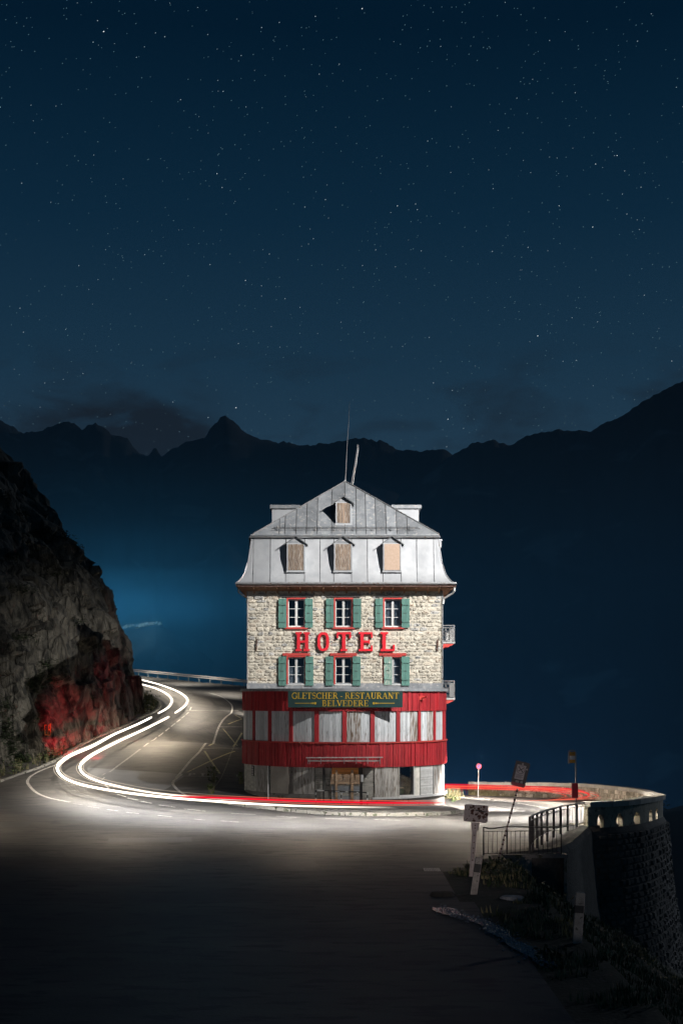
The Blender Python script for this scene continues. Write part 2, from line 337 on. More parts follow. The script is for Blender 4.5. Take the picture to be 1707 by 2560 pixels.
gy = np.r_[np.arange(-20, 20, 2.), np.arange(20, 110, .5), np.arange(110, 240, 1.5)]
X, Y = np.meshgrid(gx, gy)
T = tps(X, Y)
T = np.where(X < -34, np.maximum(T, -1), T)
inP = inside(X, Y, POLY); inV = inside(X, Y, VERGE)
dV = np.where(inV, 0, pdist(X, Y, VERGE))
base = np.where(inV, T, -.15)
slope = np.clip(base, -.2, 9) - .72 * dV + np.clip(dV, 0, 2) * .25 * vnoise(X, Y, .8, 3)
H = np.where(inP, T, np.minimum(T, slope))
# rough dirt verge right of the asphalt on the near side
VE = lambda y: np.interp(y, [0, 24, 30, 38, 44, 49], [4.6, 4.2, 3.9, 3.4, 3.2, 5.4])
dirt = (X > VE(Y)) & (Y < 49)
nz = vnoise(X, Y, 1.1, 1) * .10 + vnoise(X, Y, .35, 2) * .12
ramp_ = np.clip((X - VE(Y)) / 1.5, 0, 1)
H = np.where(dirt, H + nz * ramp_, H)
ny, nx = X.shape
idx = np.arange(ny * nx).reshape(ny, nx)
faces = np.stack([idx[:-1, :-1], idx[:-1, 1:], idx[1:, 1:], idx[1:, :-1]], -1).reshape(-1, 4)
me = bpy.data.meshes.new('ground'); me.from_pydata(np.stack([X, Y, H], -1).reshape(-1, 3).tolist(), [], faces.tolist())
me.materials.append(MATS['asphalt']); me.materials.append(MATS['grass_ground'])
ctr = np.stack([X[:-1, :-1], X[:-1, 1:], X[1:, 1:], X[1:, :-1]], 0).mean(0); cty = np.stack([Y[:-1, :-1], Y[:-1, 1:], Y[1:, 1:], Y[1:, :-1]], 0).mean(0)
ing = ~inside(ctr, cty, POLY) | ((ctr > VE(cty)) & (cty < 49))
me.polygons.foreach_set('material_index', ing.ravel().astype(int).tolist()); me.polygons.foreach_set('use_smooth', [True] * len(faces)); me.update()
ground = bpy.data.objects.new('road', me); C.objects.link(ground); ground['kind'] = 'structure'
def gz(x, y):
    i = int(np.clip(np.searchsorted(gx, x) - 1, 0, nx - 2)); j = int(np.clip(np.searchsorted(gy, y) - 1, 0, ny - 2))
    u = (x - gx[i]) / (gx[i + 1] - gx[i]); v = (y - gy[j]) / (gy[j + 1] - gy[j])
    return float(H[j, i] * (1 - u) * (1 - v) + H[j, i + 1] * u * (1 - v) + H[j + 1, i] * (1 - u) * v + H[j + 1, i + 1] * u * v)
DD = np.arange(20, 215, .05)
def gp(px, py, h=0.0):
    xs = (px - 853.5) * DD / FOC; zr = EYE - (py - HOR) * DD / FOC; g = tps(xs[::10], DD[::10]); g = np.interp(DD, DD[::10], g) + h
    k = np.nonzero(zr <= g)[0]
    k = k[0] if len(k) else len(DD) - 1
    return Vector((xs[k], DD[k], g[k]))
def resample(p, step):
    p = [Vector(q) for q in p]; d = [0.0]
    for a, b in zip(p, p[1:]): d.append(d[-1] + (b - a).length)
    m = max(2, int(d[-1] / step) + 1); t = np.linspace(0, d[-1], m)
    # smooth (Catmull-Rom through arc length)
    out = []
    for s_ in t:
        i = int(np.clip(np.searchsorted(d, s_) - 1, 0, len(p) - 2)); u = (s_ - d[i]) / max(1e-6, d[i + 1] - d[i])
        p0, p1, p2, p3 = p[max(i - 1, 0)], p[i], p[i + 1], p[min(i + 2, len(p) - 1)]
        out.append(.5 * ((2 * p1) + (p2 - p0) * u + (2 * p0 - 5 * p1 + 4 * p2 - p3) * u * u + (3 * p1 - p0 - 3 * p2 + p3) * u ** 3))
    return out
def ribbon(mb, world, wd, off=.012, step=.5):
    q = resample(world, step); vs = []; fs = []
    for k, p in enumerate(q):
        d = q[min(k + 1, len(q) - 1)] - q[max(k - 1, 0)]; d.z = 0; d.normalize(); l = Vector((-d.y, d.x, 0)) * wd / 2
        for s_ in (1, -1):
            a = p + l * s_; vs.append((a.x, a.y, gz(a.x, a.y) + off))
        if k: fs.append((2 * k - 2, 2 * k - 1, 2 * k + 1, 2 * k))
    mb.add(vs, fs); return mb
def line(name, pxs, wd, m='white_paint', off=.014, label=None):
    ribbon(MB(), [gp(*p) for p in pxs], wd, off).build(name, m, ground)
line('edge_line', [(175, 1897), (145, 1911), (88, 1935), (71, 1950), (73, 1963), (92, 1982), (126, 1996), (176, 2006)], .16)
line('centre_line', [(274, 1931), (297, 1914), (326, 1892.5), (352, 1873)], .13)
for a, b in (((360, 1867), (372, 1858)), ((378, 1853), (392, 1844)), ((397, 1841), (409, 1832)), ((414, 1828), (424, 1820)), ((428, 1817), (438, 1809)), ((442, 1806), (451, 1799)), ((454, 1796), (462, 1790)), ((465, 1787), (472, 1781)), ((475, 1776), (479, 1768)), ((264, 1934), (256, 1939)), ((262, 1944), (254, 1952)), ((262, 1962), (274, 1972)),
             ((293.8, 1986.6), (314.4, 1992.4)), ((319, 1995.8), (345.4, 2000.9)), ((353.5, 2003.9), (379.9, 2008.9)), ((397, 2013), (438.4, 2018.8)), ((461.4, 2023), (514, 2028.7)), ((578.4, 2034), (640, 2037)), ((691, 2041), (750, 2045)), ((813, 2047), (876, 2049)), ((935, 2049.7), (1000, 2051.5)),
             ((183.7, 2009.8), (208.6, 2013)), ((220, 2016.7), (248.8, 2021)), ((268, 2024.4), (294.7, 2028)), ((316.7, 2031.4), (347.7, 2034.4)), ((395, 2039), (430, 2043)), ((486.6, 2048.6), (512, 2051)), ((551, 2053), (596.8, 2056))):
    line('lane_dash', [a, b], .10)
line('border_line', [(441, 1945), (475, 1904), (509.6, 1865), (544, 1826), (576, 1784.6), (580.7, 1768.6), (573.8, 1757), (551, 1741), (521, 1732)], .15)
line('border_line', [(455, 1936), (434, 1954.5), (436, 1966), (450, 1979.8), (466, 1988)], .15)
for a, b in (((511.9, 1878.7), (549.7, 1935)), ((468, 1931.5), (587.6, 1878.7)), ((557.8, 1822.5), (593.4, 1865)), ((523.3, 1865), (604.8, 1832.8)), ((587.6, 1788), (604.8, 1798.4)), ((604, 1799), (570.4, 1811))):
    line('bay_cross', [a, b], .13, 'yellow_paint', .018 if a[0] in (468, 523.3) else .022)
for a, b in (((455.6, 1940.3), (548.6, 1942.6)), ((505, 1871.9), (596.8, 1872.5)), ((550.9, 1817.5), (605, 1817.5)), ((463.6, 1777.7), (605, 1776.6))):
    line('bay_line', [a, b], .10, off=.010)
line('pavement_line', [(551, 2008), (590, 2014.6), (641, 2021.6), (704.8, 2028.6), (790, 2034), (890, 2039.5), (990, 2041), (1100, 2039), (1160, 2036)], .09)
line('far_line', [(1192, 1996), (1249, 2003.5), (1291, 2008), (1368, 2021)], .12)
line('far_line', [(340, 1703), (378, 1706), (420, 1711), (450, 1716)], .10)
line('bay_line', [(604.8, 1865), (560, 1930), (530, 1973)], .05, 'kerb')
# letters P T T painted in the bay
def stroke_text(strokes, x0, y0, wx, hy, name):
    mb = MB()
    for s_ in strokes:
        for (a, b), (c, d) in zip(s_, s_[1:]):
            ribbon(mb, [gp(x0 + a * wx, y0 - b * hy), gp(x0 + c * wx, y0 - d * hy)], .12, .016, .4)
    mb.build(name, 'white_paint', ground)
Tg = [[(0, 1), (1, 1)], [(.5, 1), (.5, 0)]]
stroke_text([[(0, 0), (.15, 1), (.9, 1), (1, .55), (.1, .5)]], 474, 1940, 13, 6, 'painted_letter')
stroke_text(Tg, 501, 1940, 12, 6, 'painted_letter'); stroke_text(Tg, 527, 1941, 12, 6, 'painted_letter')
line('asphalt_joint', [(-30, 1987), (0, 1991), (150, 2010), (300, 2031), (450, 2050), (600, 2067), (760, 2078), (930, 2085)], .09, 'tar', .010)
line('tar_strip', [(968, 2094), (1060, 2100), (1150, 2104), (1256, 2109)], .42, 'tar', .010)  # shadow band across the road, painted as a dark ribbon
for k_, pl in enumerate(([(138, 1938), (132, 1953), (136, 1972), (165, 1994), (214, 2009), (268, 2018.6), (344, 2030), (459, 2042), (600, 2052), (800, 2063), (1000, 2067)],
           [(207, 1940), (208.6, 1961), (237, 1984), (291, 2005), (344, 2018.6), (421, 2030), (497.5, 2038), (600, 2045), (800, 2055), (1000, 2058), (1200, 2052)],
           [(280, 1870), (340, 1854), (400, 1838), (470, 1818), (520, 1795), (542, 1778), (540, 1762), (520, 1748), (480, 1736)],
           [(270, 1893), (320, 1878), (390, 1854), (440, 1840), (500, 1824), (560, 1803), (585, 1782), (586, 1765)],
           [(230, 1903), (215, 1920), (218, 1935)], [(150, 1916), (200, 1893), (270, 1868)],
           [(560, 2122), (460, 2118), (400, 2118), (300, 2117), (170, 2118), (100, 2122), (85, 2132), (110, 2145), (220, 2150), (380, 2151), (440, 2142), (458, 2132), (430, 2122), (380, 2118)],
           [(210, 2126), (160, 2127), (152, 2136), (175, 2145), (240, 2150)], [(1230, 2012), (1310, 2018), (1400, 2032)], [(1200, 2011), (1280, 2021), (1380, 2034)])):
    for s_ in (0,):
        line('tyre_mark', pl, .22 if k_ < 6 else .26, 'tyre_mark', .006 + .0006 * k_)
rc = random.Random(31)
for k in range(26):
    x_, y_ = rc.uniform(-20, 9), rc.uniform(40, 62); p = Vector((x_, y_, 0)); an = rc.choice((0, .1, 1.4, -.2)) + rc.uniform(-.3, .3); ps = [p.copy()]
    for _ in range(rc.randint(5, 12)): an += rc.uniform(-.35, .35); p = p + Vector((math.cos(an), math.sin(an), 0)) * .8; ps.append(p.copy())
    if max(q_.x for q_ in ps) < 4.5 and max(q_.y for q_ in ps) < 61: ribbon(MB(), ps, rc.uniform(.02, .05), .0145 + .0002 * k, .4).build('crack_seam', 'tar', ground)
for k, (x_, y_, w_, h_) in enumerate(((-9, 54, 3.2, 1.6), (2.0, 51, 4.5, 1.3), (-16, 60, 2.6, 2.2), (-3, 46, 2.2, 3.2), (-13, 44, 4.0, 1.5))):
    ribbon(MB(), [Vector((x_, y_, 0)), Vector((x_ + w_, y_ + .3, 0))], h_, .0035 + .0004 * k, .4).build('asphalt_patch', 'tyre_mark' if k % 2 else 'tar', ground)
# pale resurfaced patch
pp = [gp(*q) for q in ((214, 1919), (330, 1927), (453, 1937), (440, 1955), (400, 1978), (330, 1971), (262, 1957), (225, 1946), (212, 1935), (208, 1926))]
cxy = sum(pp, Vector()) / len(pp)
mb = MB(); N_ = 10; rings = []
for r_ in range(1, N_ + 1):
    for q in resample(pp + [pp[0]], 1.2)[:60]:
        pass
vs = []; qs = resample(pp + [pp[0]], 1.0); m_ = len(qs)
for r_ in range(N_ + 1):
    for q in qs:
        a = cxy.lerp(q, r_ / N_); vs.append((a.x, a.y, gz(a.x, a.y) + .005))
fs = [(r_ * m_ + i, r_ * m_ + i + 1, (r_ + 1) * m_ + i + 1, (r_ + 1) * m_ + i) for r_ in range(N_) for i in range(m_ - 1)]
mb.add(vs, fs).build('resurfaced_patch', 'patch', ground)

# pavement in front of the hotel, with kerb stones
KERB = [gp(*q) for q in ((556, 2006), (590, 2012), (641, 2019), (705, 2027), (790, 2035), (900, 2040), (1000, 2040), (1100, 2037), (1160, 2032))]
HX, HY, HR = .15, 75.45, 5.45      # centre and radius of the round restaurant front
pave = tag(bpy.data.objects.new('pavement', None), kind='structure'); C.objects.link(pave)
kq = resample(KERB, .45); vs = []; m_ = len(kq)
for k, p in enumerate(kq):
    th = R(-62) + (R(82) - R(-62)) * k / (m_ - 1)
    b = Vector((HX + (HR - .3) * math.sin(th), HY - (HR - .3) * math.cos(th), 0))
    if k < 8: b = Vector((p.x, p.y + .3 + .15 * k, 0)).lerp(b, k / 8)
    for j in range(6):
        a = p.lerp(b, .02 + j / 5 * .98) if j else p.lerp(b, .02)
        vs.append((a.x, a.y, gz(a.x, a.y) + .11 + (.02 if j else 0)))
fs = [(k * 6 + j, (k + 1) * 6 + j, (k + 1) * 6 + j + 1, k * 6 + j + 1) for k in range(m_ - 1) for j in range(5)]
MB().add(vs, fs).build('pavement_surface', 'pavement', pave, kind='structure')
def kerb_row(path, parent, L, wd, hh, m='kerb'):
    q = resample(path, L); rnd = random.Random(3)
    for a, b in zip(q, q[1:]):
        d = (b - a); d.z = 0; n_ = Vector((-d.y, d.x, 0)).normalized()
        g = .02; a2 = a + d * g; b2 = b - d * g; j = rnd.uniform(-.02, .02); hj = hh + rnd.uniform(-.02, .02)
        za, zb = gz(a.x, a.y), gz(b.x, b.y); P_ = []
        for dz in (-.15, hj):
            for pt, zz in ((a2, za), (b2, zb)):
                pass
        f0 = -wd / 2 + j; f1 = wd / 2 + j
        P_ = [(a2 + n_ * f0, za - .1), (b2 + n_ * f0, zb - .1), (b2 + n_ * f1, zb - .1), (a2 + n_ * f1, za - .1),
              (a2 + n_ * (f0 + .02), za + hj), (b2 + n_ * (f0 + .02), zb + hj), (b2 + n_ * (f1 - .02), zb + hj), (a2 + n_ * (f1 - .02), za + hj)]
        MB().hexa([(v.x, v.y, z) for v, z in P_]).build('kerb_stone', m, parent)
kerb_row(KERB, pave, .95, .22, .14)
RK = [gp(*q) for q in ((-60, 1975), (0, 1954.5), (55, 1936), (92, 1923.5), (128.6, 1908.6), (156, 1894), (195, 1869), (252.6, 1841), (321, 1811), (360, 1792), (388, 1780), (399, 1768.6), (398, 1757), (383, 1745.6), (355.8, 1735), (340, 1730))]
rkerb = tag(bpy.data.objects.new('rock_kerb', None), kind='structure'); C.objects.link(rkerb)
kerb_row(RK, rkerb, 1.0, .25, .10)
# ================================================================== HOTEL
FY = HY                                        # plane of the stone gable wall
k0 = FY / FOC
def fx(px): return (px - 853.5) * k0
def fz(py): return EYE - (py - HOR) * k0
hotel = thing('hotel', (HX, HY, 0), 'tall stone mountain hotel with zinc mansard roof and round red boarded restaurant front', 'hotel')
WX0, WX1 = fx(620), fx(1104); WZ0, WZ1 = 5.85, fz(1476)
BACKY = 99.0
wins = []   # x0,x1,z0,z1
for (a, b) in ((720, 761.5), (838, 879), (961, 1002)):
    wins.append((fx(a), fx(b), fz(1568), fz(1498)))
for (a, b) in ((720, 761.5), (838, 879), (961, 1002)):
    wins.append((fx(a), fx(b), fz(1711), fz(1643)))
def pierced(mb, x0, x1, z0, z1, holes, y0, y1):
    xs = sorted({x0, x1, *[h[0] for h in holes], *[h[1] for h in holes]}); zs = sorted({z0, z1, *[h[2] for h in holes], *[h[3] for h in holes]})
    for i in range(len(xs) - 1):
        run = None
        for j in range(len(zs) - 1):
            cx_, cz_ = (xs[i] + xs[i + 1]) / 2, (zs[j] + zs[j + 1]) / 2
            hole = any(h[0] < cx_ < h[1] and h[2] < cz_ < h[3] for h in holes)
            if not hole and run is None: run = zs[j]
            if run is not None and (hole or j == len(zs) - 2):
                mb.box(xs[i], xs[i + 1], y0, y1, run, zs[j] if hole else zs[j + 1]); run = None
mb = MB(); pierced(mb, WX0, WX1, WZ0, WZ1, wins, FY, FY + .35)
mb.box(WX0, WX0 + .4, FY + .35, BACKY, -1.5, WZ1); mb.box(WX1 - .4, WX1, FY + .35, BACKY, -1.5, WZ1); mb.box(WX0 + .4, WX1 - .4, BACKY - .4, BACKY, -1.5, WZ1)
wall = mb.build('wall', 'mortar', hotel)
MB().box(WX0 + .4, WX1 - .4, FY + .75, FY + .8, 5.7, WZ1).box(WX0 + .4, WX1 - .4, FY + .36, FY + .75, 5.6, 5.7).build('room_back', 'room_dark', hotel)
# rubble stones
rnd = random.Random(11)
cells = []; z = WZ0 + .32
blocked = [(a - .12, b + .12, c - .16, d + .16) for a, b, c, d in wins]
row = 0
while z < WZ1 - .03:
    h = rnd.uniform(.11, .25); h = min(h, WZ1 - z); x = WX0 + .0 - (rnd.uniform(0, .1))
    if row % 1 == 0:
        while x < WX1:
            corner = x < WX0 + .7 or x > WX1 - .8
            wd = rnd.uniform(.28, .60) if corner else rnd.uniform(.16, .55)
            if rnd.random() < .12: wd *= .6
            a, b = max(x, WX0 + .02), min(x + wd, WX1 - .02); c, d = z, z + h * (1 if rnd.random() > .15 else rnd.uniform(.7, 1.0))
            mid = (a + b) / 2
            for bl in blocked:
                if c < bl[3] and d > bl[2]:
                    if a < bl[0] < b: b = bl[0]
                    elif a < bl[1] < b: a = bl[1]
                    elif a >= bl[0] and b <= bl[1]: a = b
            if b - a > .09: cells.append((a, b, c, d))
            x += wd
    z += h; row += 1
rnd.shuffle(cells); cells.sort(key=lambda c: -(c[1] - c[0]) * (c[3] - c[2]))
def stone_mb(mb, c):
    a, b, lo, hi = c; cx_, cz_ = (a + b) / 2, (lo + hi) / 2; w_, h_ = (b - a) / 2, (hi - lo) / 2
    m = rnd.choice((6, 7, 8, 8)); ph = rnd.uniform(0, 1); y0 = FY + .02; dp = rnd.uniform(.008, .055)
    ring = []; ring2 = []
    for i in range(m):
        t_ = 2 * math.pi * (i + ph) / m; cc, ss = math.cos(t_), math.sin(t_)
        q = max(abs(cc), abs(ss)); k = rnd.uniform(.84, 1.0)
        px_, pz_ = cc / q ** .75 * w_ * k, ss / q ** .75 * h_ * k
        tilt = rnd.uniform(-.012, .012)
        ring.append((cx_ + px_, y0, cz_ + pz_)); ring2.append((cx_ + px_ * .88, FY - dp + tilt, cz_ + pz_ * .84))
    ctr_ = (cx_ + rnd.uniform(-.2, .2) * w_, FY - dp - rnd.uniform(0, .03), cz_ + rnd.uniform(-.2, .3) * h_)
    mb.add(ring + ring2 + [ctr_], [(i, (i + 1) % m, m + (i + 1) % m, m + i) for i in range(m)] + [(m + i, m + (i + 1) % m, 2 * m) for i in range(m)])
for c in cells[:298]:
    mb = MB(); stone_mb(mb, c); mb.build('stone', rnd.choice(('stone', 'stone', 'stone_grey', 'stone_ochre')), wall)
rest = MB()
for c in cells[298:]: stone_mb(rest, c)
rest.build('small_stones', 'stone', wall, kind='stuff')
# corner strips, drip pipes down both corners of the wall
for x in (WX0 - .03, WX1 + .03): MB().tube([(x, FY - .05, 5.9), (x, FY - .05, WZ1)], .035, 6).build('downpipe', 'steel', hotel)
# iron wall ties with rust runs
for x in (fx(641), fx(1092)):
    MB().bar((x, FY - .09, fz(1628)), (x + .04, FY - .09, fz(1598)), .05, .04).build('wall_tie', 'rust', hotel)
# base flashing
MB().box(WX0 - .02, WX1 + .02, FY - .06, FY + .01, 5.86, 6.22).build('wall_flashing', 'zinc_dark', hotel)
for px in (712, 755, 839, 929, 1016): MB().box(fx(px) - .015, fx(px) + .015, FY - .075, FY - .06, 5.9, 6.14).build('flashing_clip', 'steel', hotel)
# ---------------- windows and shutters
def window(x0, x1, z0, z1, up, i):
    y = FY - .02
    fr = MB(); t_ = .075
    for bx in ((x0 - t_, x0, z0, z1 + t_), (x1, x1 + t_, z0, z1 + t_), (x0, x1, z1, z1 + t_)): fr.box(bx[0], bx[1], y - .05, FY + .2, bx[2], bx[3])
    W_ = fr.build('window', 'red_trim', hotel)
    # casements
    c = MB(); s_ = .05; mid = (x0 + x1) / 2; ys = FY + .10
    if not up and i == 2: pass
    for a, b in ((x0 + .005, mid - .01), (mid + .01, x1 - .005)):
        c.box(a, a + s_, ys, ys + .05, z0 + .01, z1 - .005).box(b - s_, b, ys, ys + .05, z0 + .01, z1 - .005)
        c.box(a + s_, b - s_, ys, ys + .05, z0 + .01, z0 + .08).box(a + s_, b - s_, ys, ys + .05, z1 - .055, z1 - .005)
        hh = (z1 - z0 - .135) / 3
        for k in (1, 2): c.box(a + s_, b - s_, ys + .005, ys + .045, z0 + .08 + k * hh - .012, z0 + .08 + k * hh + .012)
        for k in range(3): MB().box(a + s_, b - s_, ys + .02, ys + .026, z0 + .08 + k * hh + .012 * (k > 0), z0 + .08 + (k + 1) * hh - .012 * (k < 2)).build('pane', 'glass', W_)
    c.build('casement', 'window_white', W_)
    if up: MB().box(x0 - .16, x1 + .16, FY - .14, FY + .09, z0 - .10, z0 - .003).build('sill', 'red_trim', W_)
    else:
        MB().box(x0 - .28, x1 + .28, FY - .10, FY + .02, z1 + .08, z1 + .22).build('lintel', 'red_trim', W_)
        MB().box(x0 - .04, x1 + .04, FY - .10, FY + .09, z0 - .05, z0 - .003).build('sill', 'window_white', W_)
    if up: MB().box(x0 - .45, x1 + .45, FY - .075, FY + .01, z1 + .10, z1 + .22).build('lintel', 'dark_metal', W_)
    def folds(a, b, lo, hi):
        m = MB(); n_ = 22; vs = []
        for k in range(n_ + 1):
            xx = a + (b - a) * k / n_; yy = FY + .24 + .03 * math.sin(k * 2.1)
            vs += [(xx, yy, lo), (xx, yy, hi)]
        m.add(vs, [(2 * k, 2 * k + 2, 2 * k + 3, 2 * k + 1) for k in range(n_)]).build('curtain', 'curtain', W_)
    if not up and i == 0: folds(x0, mid + .02, z0, z0 + .95); folds(mid + .05, x1, z0, z0 + .95)
    if up and i == 2: folds(x0, mid + .05, z0, z1); folds(mid + .12, x1, z0, z1)
    if not up and i == 2: folds(mid + .02, x1, z0, z1)
    if up and i == 1: folds(x1 - .28, x1, z0, z1)
def shutter(x0, x1, z0, z1, m='green_shutter', ang=0, hinge=0, yy=None):
    y1 = (FY - .10) if yy is None else yy
    y0 = y1 - .045; mid = (x0 + x1) / 2
    s_ = MB().box(x0, x1, y0 + .012, y1, z0, z1).build('shutter', m, hotel)
    for a, b in ((x0, mid - .006), (mid + .006, x1)): MB().box(a, b, y0, y0 + .012, z0, z1).build('plank', m, s_)
    for zz in (z0 + .32, z1 - .32):
        MB().box(x0 + .03, x1 - .03, y0 - .045, y0, zz - .04, zz + .04).build('batten', m, s_)
    MB().box(mid - .12, mid + .06, y0 - .02, y0, (z0 + z1) / 2 - .012, (z0 + z1) / 2 + .012).build('bolt', 'dark_metal', s_)
    return s_
SU = (((696.5, 716.5), (762.5, 782)), ((815, 834), (882.6, 902.6)), ((937.8, 957), (1003.5, 1023)))
SL = (((696.5, 715.5), (763.5, 783.5)), ((814, 833), (881, 901)), (None, (1003, 1023)))
for i in range(3):
    window(*wins[i], True, i); window(*wins[3 + i], False, i)
    for a, b in SU[i]: shutter(fx(a), fx(b), fz(1569.5), fz(1497))
    for q in SL[i]:
        if q: shutter(fx(q[0]), fx(q[1]), fz(1714), fz(1641.5))
shutter(fx(959.5), fx(979.5), fz(1712), fz(1642), 'worn_shutter', yy=FY - .075)
# ---------------- HOTEL letters
def letter(ch, x0, x1, z0, z1):
    W_, H_ = x1 - x0, z1 - z0; st = .20; mb = MB(); ya, yb = FY - .19, FY - .10
    def bx(a, b, c, d): mb.box(x0 + a * W_, x0 + b * W_, ya, yb, z0 + c * H_, z0 + d * H_)
    s = .11
    if ch == 'H':
        for c in (.02, .98 - .42):
            bx(c, c + .42, 0, s); bx(c, c + .42, 1 - s, 1); bx(c + .10, c + .32, s, 1 - s)
        bx(.34, .66, .44, .56)
    if ch == 'T':
        bx(0, 1, .88, 1); bx(0, .12, .68, .88); bx(.88, 1, .68, .88); bx(.38, .62, s, .88); bx(.26, .74, 0, s)
    if ch == 'E':
        bx(0, 1, 0, s); bx(0, 1, 1 - s, 1); bx(.12, .36, s, 1 - s); bx(.36, .72, .44, .56); bx(.72, .80, .38, .62); bx(.88, 1, s, .30); bx(.88, 1, .70, 1 - s)
    if ch == 'L':
        bx(0, 1, 0, s); bx(.14, .38, s, 1 - s); bx(0, .54, 1 - s, 1); bx(.88, 1, s, .34)
    if ch == 'O':
        n_ = 24; o_ = []; i_ = []
        for k in range(n_):
            t_ = 2 * math.pi * k / n_; c, s_ = math.cos(t_), math.sin(t_)
            o_.append((x0 + W_ * (.5 + .5 * math.copysign(abs(c) ** .75, c)), z0 + H_ * (.5 + .5 * math.copysign(abs(s_) ** .8, s_))))
            i_.append((x0 + W_ * (.5 + .25 * math.copysign(abs(c) ** .6, c)), z0 + H_ * (.5 + .36 * math.copysign(abs(s_) ** .7, s_))))
        vs = [(a, ya, b) for a, b in o_] + [(a, ya, b) for a, b in i_] + [(a, yb, b) for a, b in o_] + [(a, yb, b) for a, b in i_]
        fs = []
        for k in range(n_):
            j = (k + 1) % n_
            fs += [(k, j, n_ + j, n_ + k), (2 * n_ + k, 3 * n_ + k, 3 * n_ + j, 2 * n_ + j), (k, 2 * n_ + k, 2 * n_ + j, j), (n_ + k, n_ + j, 3 * n_ + j, 3 * n_ + k)]
        mb.add(vs, fs)
    mb.build('letter', 'red_letter', hotel)
for ch, a, b in (('H', 738, 775.5), ('O', 793.5, 823), ('T', 841.5, 877.5), ('E', 896.5, 931), ('L', 950.5, 986)):
    letter(ch, fx(a), fx(b), fz(1628), fz(1580.5))
# ---------------- eaves
EX0, EX1, EY0 = fx(594), fx(1135.5), FY - .72
ez = EYE + (1735 - 1466) * (EY0 / FOC)
mb = MB()   # sloping soffit: from wall up to the gutter board
mb.add([(WX0, FY, WZ1 - .05), (WX1, FY, WZ1 - .05), (EX1, EY0 + .05, ez), (EX0, EY0 + .05, ez)], [(0, 1, 2, 3)])
mb.add([(WX0, FY, WZ1 - .05), (EX0, EY0 + .05, ez), (EX0, BACKY, ez), (WX0, BACKY, WZ1 - .05)], [(0, 1, 2, 3)])
mb.add([(WX1, FY, WZ1 - .05), (EX1, EY0 + .05, ez), (EX1, BACKY, ez), (WX1, BACKY, WZ1 - .05)], [(3, 2, 1, 0)])
mb.build('soffit', 'soffit', hotel)
MB().box(EX0, EX1, EY0, EY0 + .06, ez - .02, ez + .17).box(EX0 - .03, EX0, EY0, BACKY, ez - .02, ez + .17).box(EX1, EX1 + .03, EY0, BACKY, ez - .02, ez + .17).build('fascia_board', 'gutter_wood', hotel)
k = 0
x = WX0 + .35
while x < WX1:
    MB().bar((x, FY - .02, WZ1 - .12), (x, EY0 + .1, ez - .06), .07, .09).build('rafter_end', 'soffit', hotel); x += .62
MB().tube([(EX0 - .05, EY0 - .06, ez + .16), (EX1 + .05, EY0 - .06, ez + .16)], .065, 8).build('gutter', 'steel', hotel)
MB().tube([(EX1 - .03, EY0 + .1, ez + .1), (EX1 - .05, EY0 + .15, ez - .22), (EX1 - .16, EY0 + .3, ez - .36), (WX1 + .10, FY - .1, ez - .62), (WX1 + .05, FY - .1, ez - .9)], .06, 8).build('gutter_elbow', 'window_white', hotel)
MB().tube([(EX0 + .03, EY0 + .1, ez + .05), (EX0 + .1, EY0 + .2, ez - .3), (WX0 - .05, FY - .1, ez - .6), (WX0 - .05, FY - .1, ez - .85)], .04, 8).build('gutter_elbow', 'dark_metal', hotel)
# ---------------- mansard: concave curve in sheets with standing seams
PROF = [(.62, ez + .17), (.46, ez + .29), (.29, ez + .50), (.17, ez + .76), (.07, ez + 1.10), (-.02, ez + 1.42), (-.09, ez + 1.90), (-.15, ez + 2.35), (-.19, ez + 2.70)]
MX0, MX1 = WX0, WX1
def mans(u, off=0):   # front surface point at fraction u of width, for profile row j
    return [(MX0 - o + (MX1 - MX0 + 2 * o) * u, FY - o - off - .06, z_) for o, z_ in PROF]
seams = [0, .068, .187, .305, .420, .520, .632, .735, .835, .935, 1.0]
def inner_u(u, j):  # keep seams vertical: clamp to hip line
    o = PROF[j][0]; X_ = MX0 - .62 + (MX1 - MX0 + 1.24) * u
    return min(max(X_, MX0 - o), MX1 + o)
SX = [fx(590), fx(633.5), fx(676.5), fx(715), fx(762), fx(800.5), fx(834.5), fx(879), fx(918.5), fx(957), fx(1002), fx(1041.5), fx(1084), fx(1138)]
def clampx(x, j): o = PROF[j][0]; return min(max(x, MX0 - o), MX1 + o)
for a, b in zip(SX, SX[1:]):
    mb = MB(); vs = []; nn_ = 5; rr = random.Random(int(a * 100))
    amp = .018
    for j, (o, z_) in enumerate(PROF):
        xa, xb = clampx(a, j), clampx(b, j)
        for k in range(nn_):
            u = k / (nn_ - 1); dy = rr.uniform(-amp, amp) if 0 < k < nn_ - 1 and 0 < j < len(PROF) - 1 else 0
            vs.append((xa + (xb - xa) * u, FY - o - .06 + dy, z_))
    fs = [(j * nn_ + k, j * nn_ + k + 1, (j + 1) * nn_ + k + 1, (j + 1) * nn_ + k) for j in range(len(PROF) - 1) for k in range(nn_ - 1)]
    mb.add(vs, fs).build('roof_sheet', 'zinc', hotel, smooth=True)
for a in SX[1:-1]:
    MB().tube([(clampx(a, j), FY - o - .075, z_) for j, (o, z_) in enumerate(PROF)], .016, 4).build('roof_seam', 'seam', hotel)
for sgn, xx in ((-1, MX0), (1, MX1)):
    vs = []
    for o, z_ in PROF: vs += [(xx + sgn * o, FY - o - .06, z_), (xx + sgn * o, BACKY, z_)]
    MB().add(vs, [(2 * j, 2 * j + 1, 2 * j + 3, 2 * j + 2) for j in range(len(PROF) - 1)]).build('side_roof', 'zinc', hotel, smooth=True)
    MB().tube([(xx + sgn * (o + .01), FY - o - .07, z_) for o, z_ in PROF], .03, 6).build('hip_cap', 'steel', hotel)
CZ = PROF[-1][1]
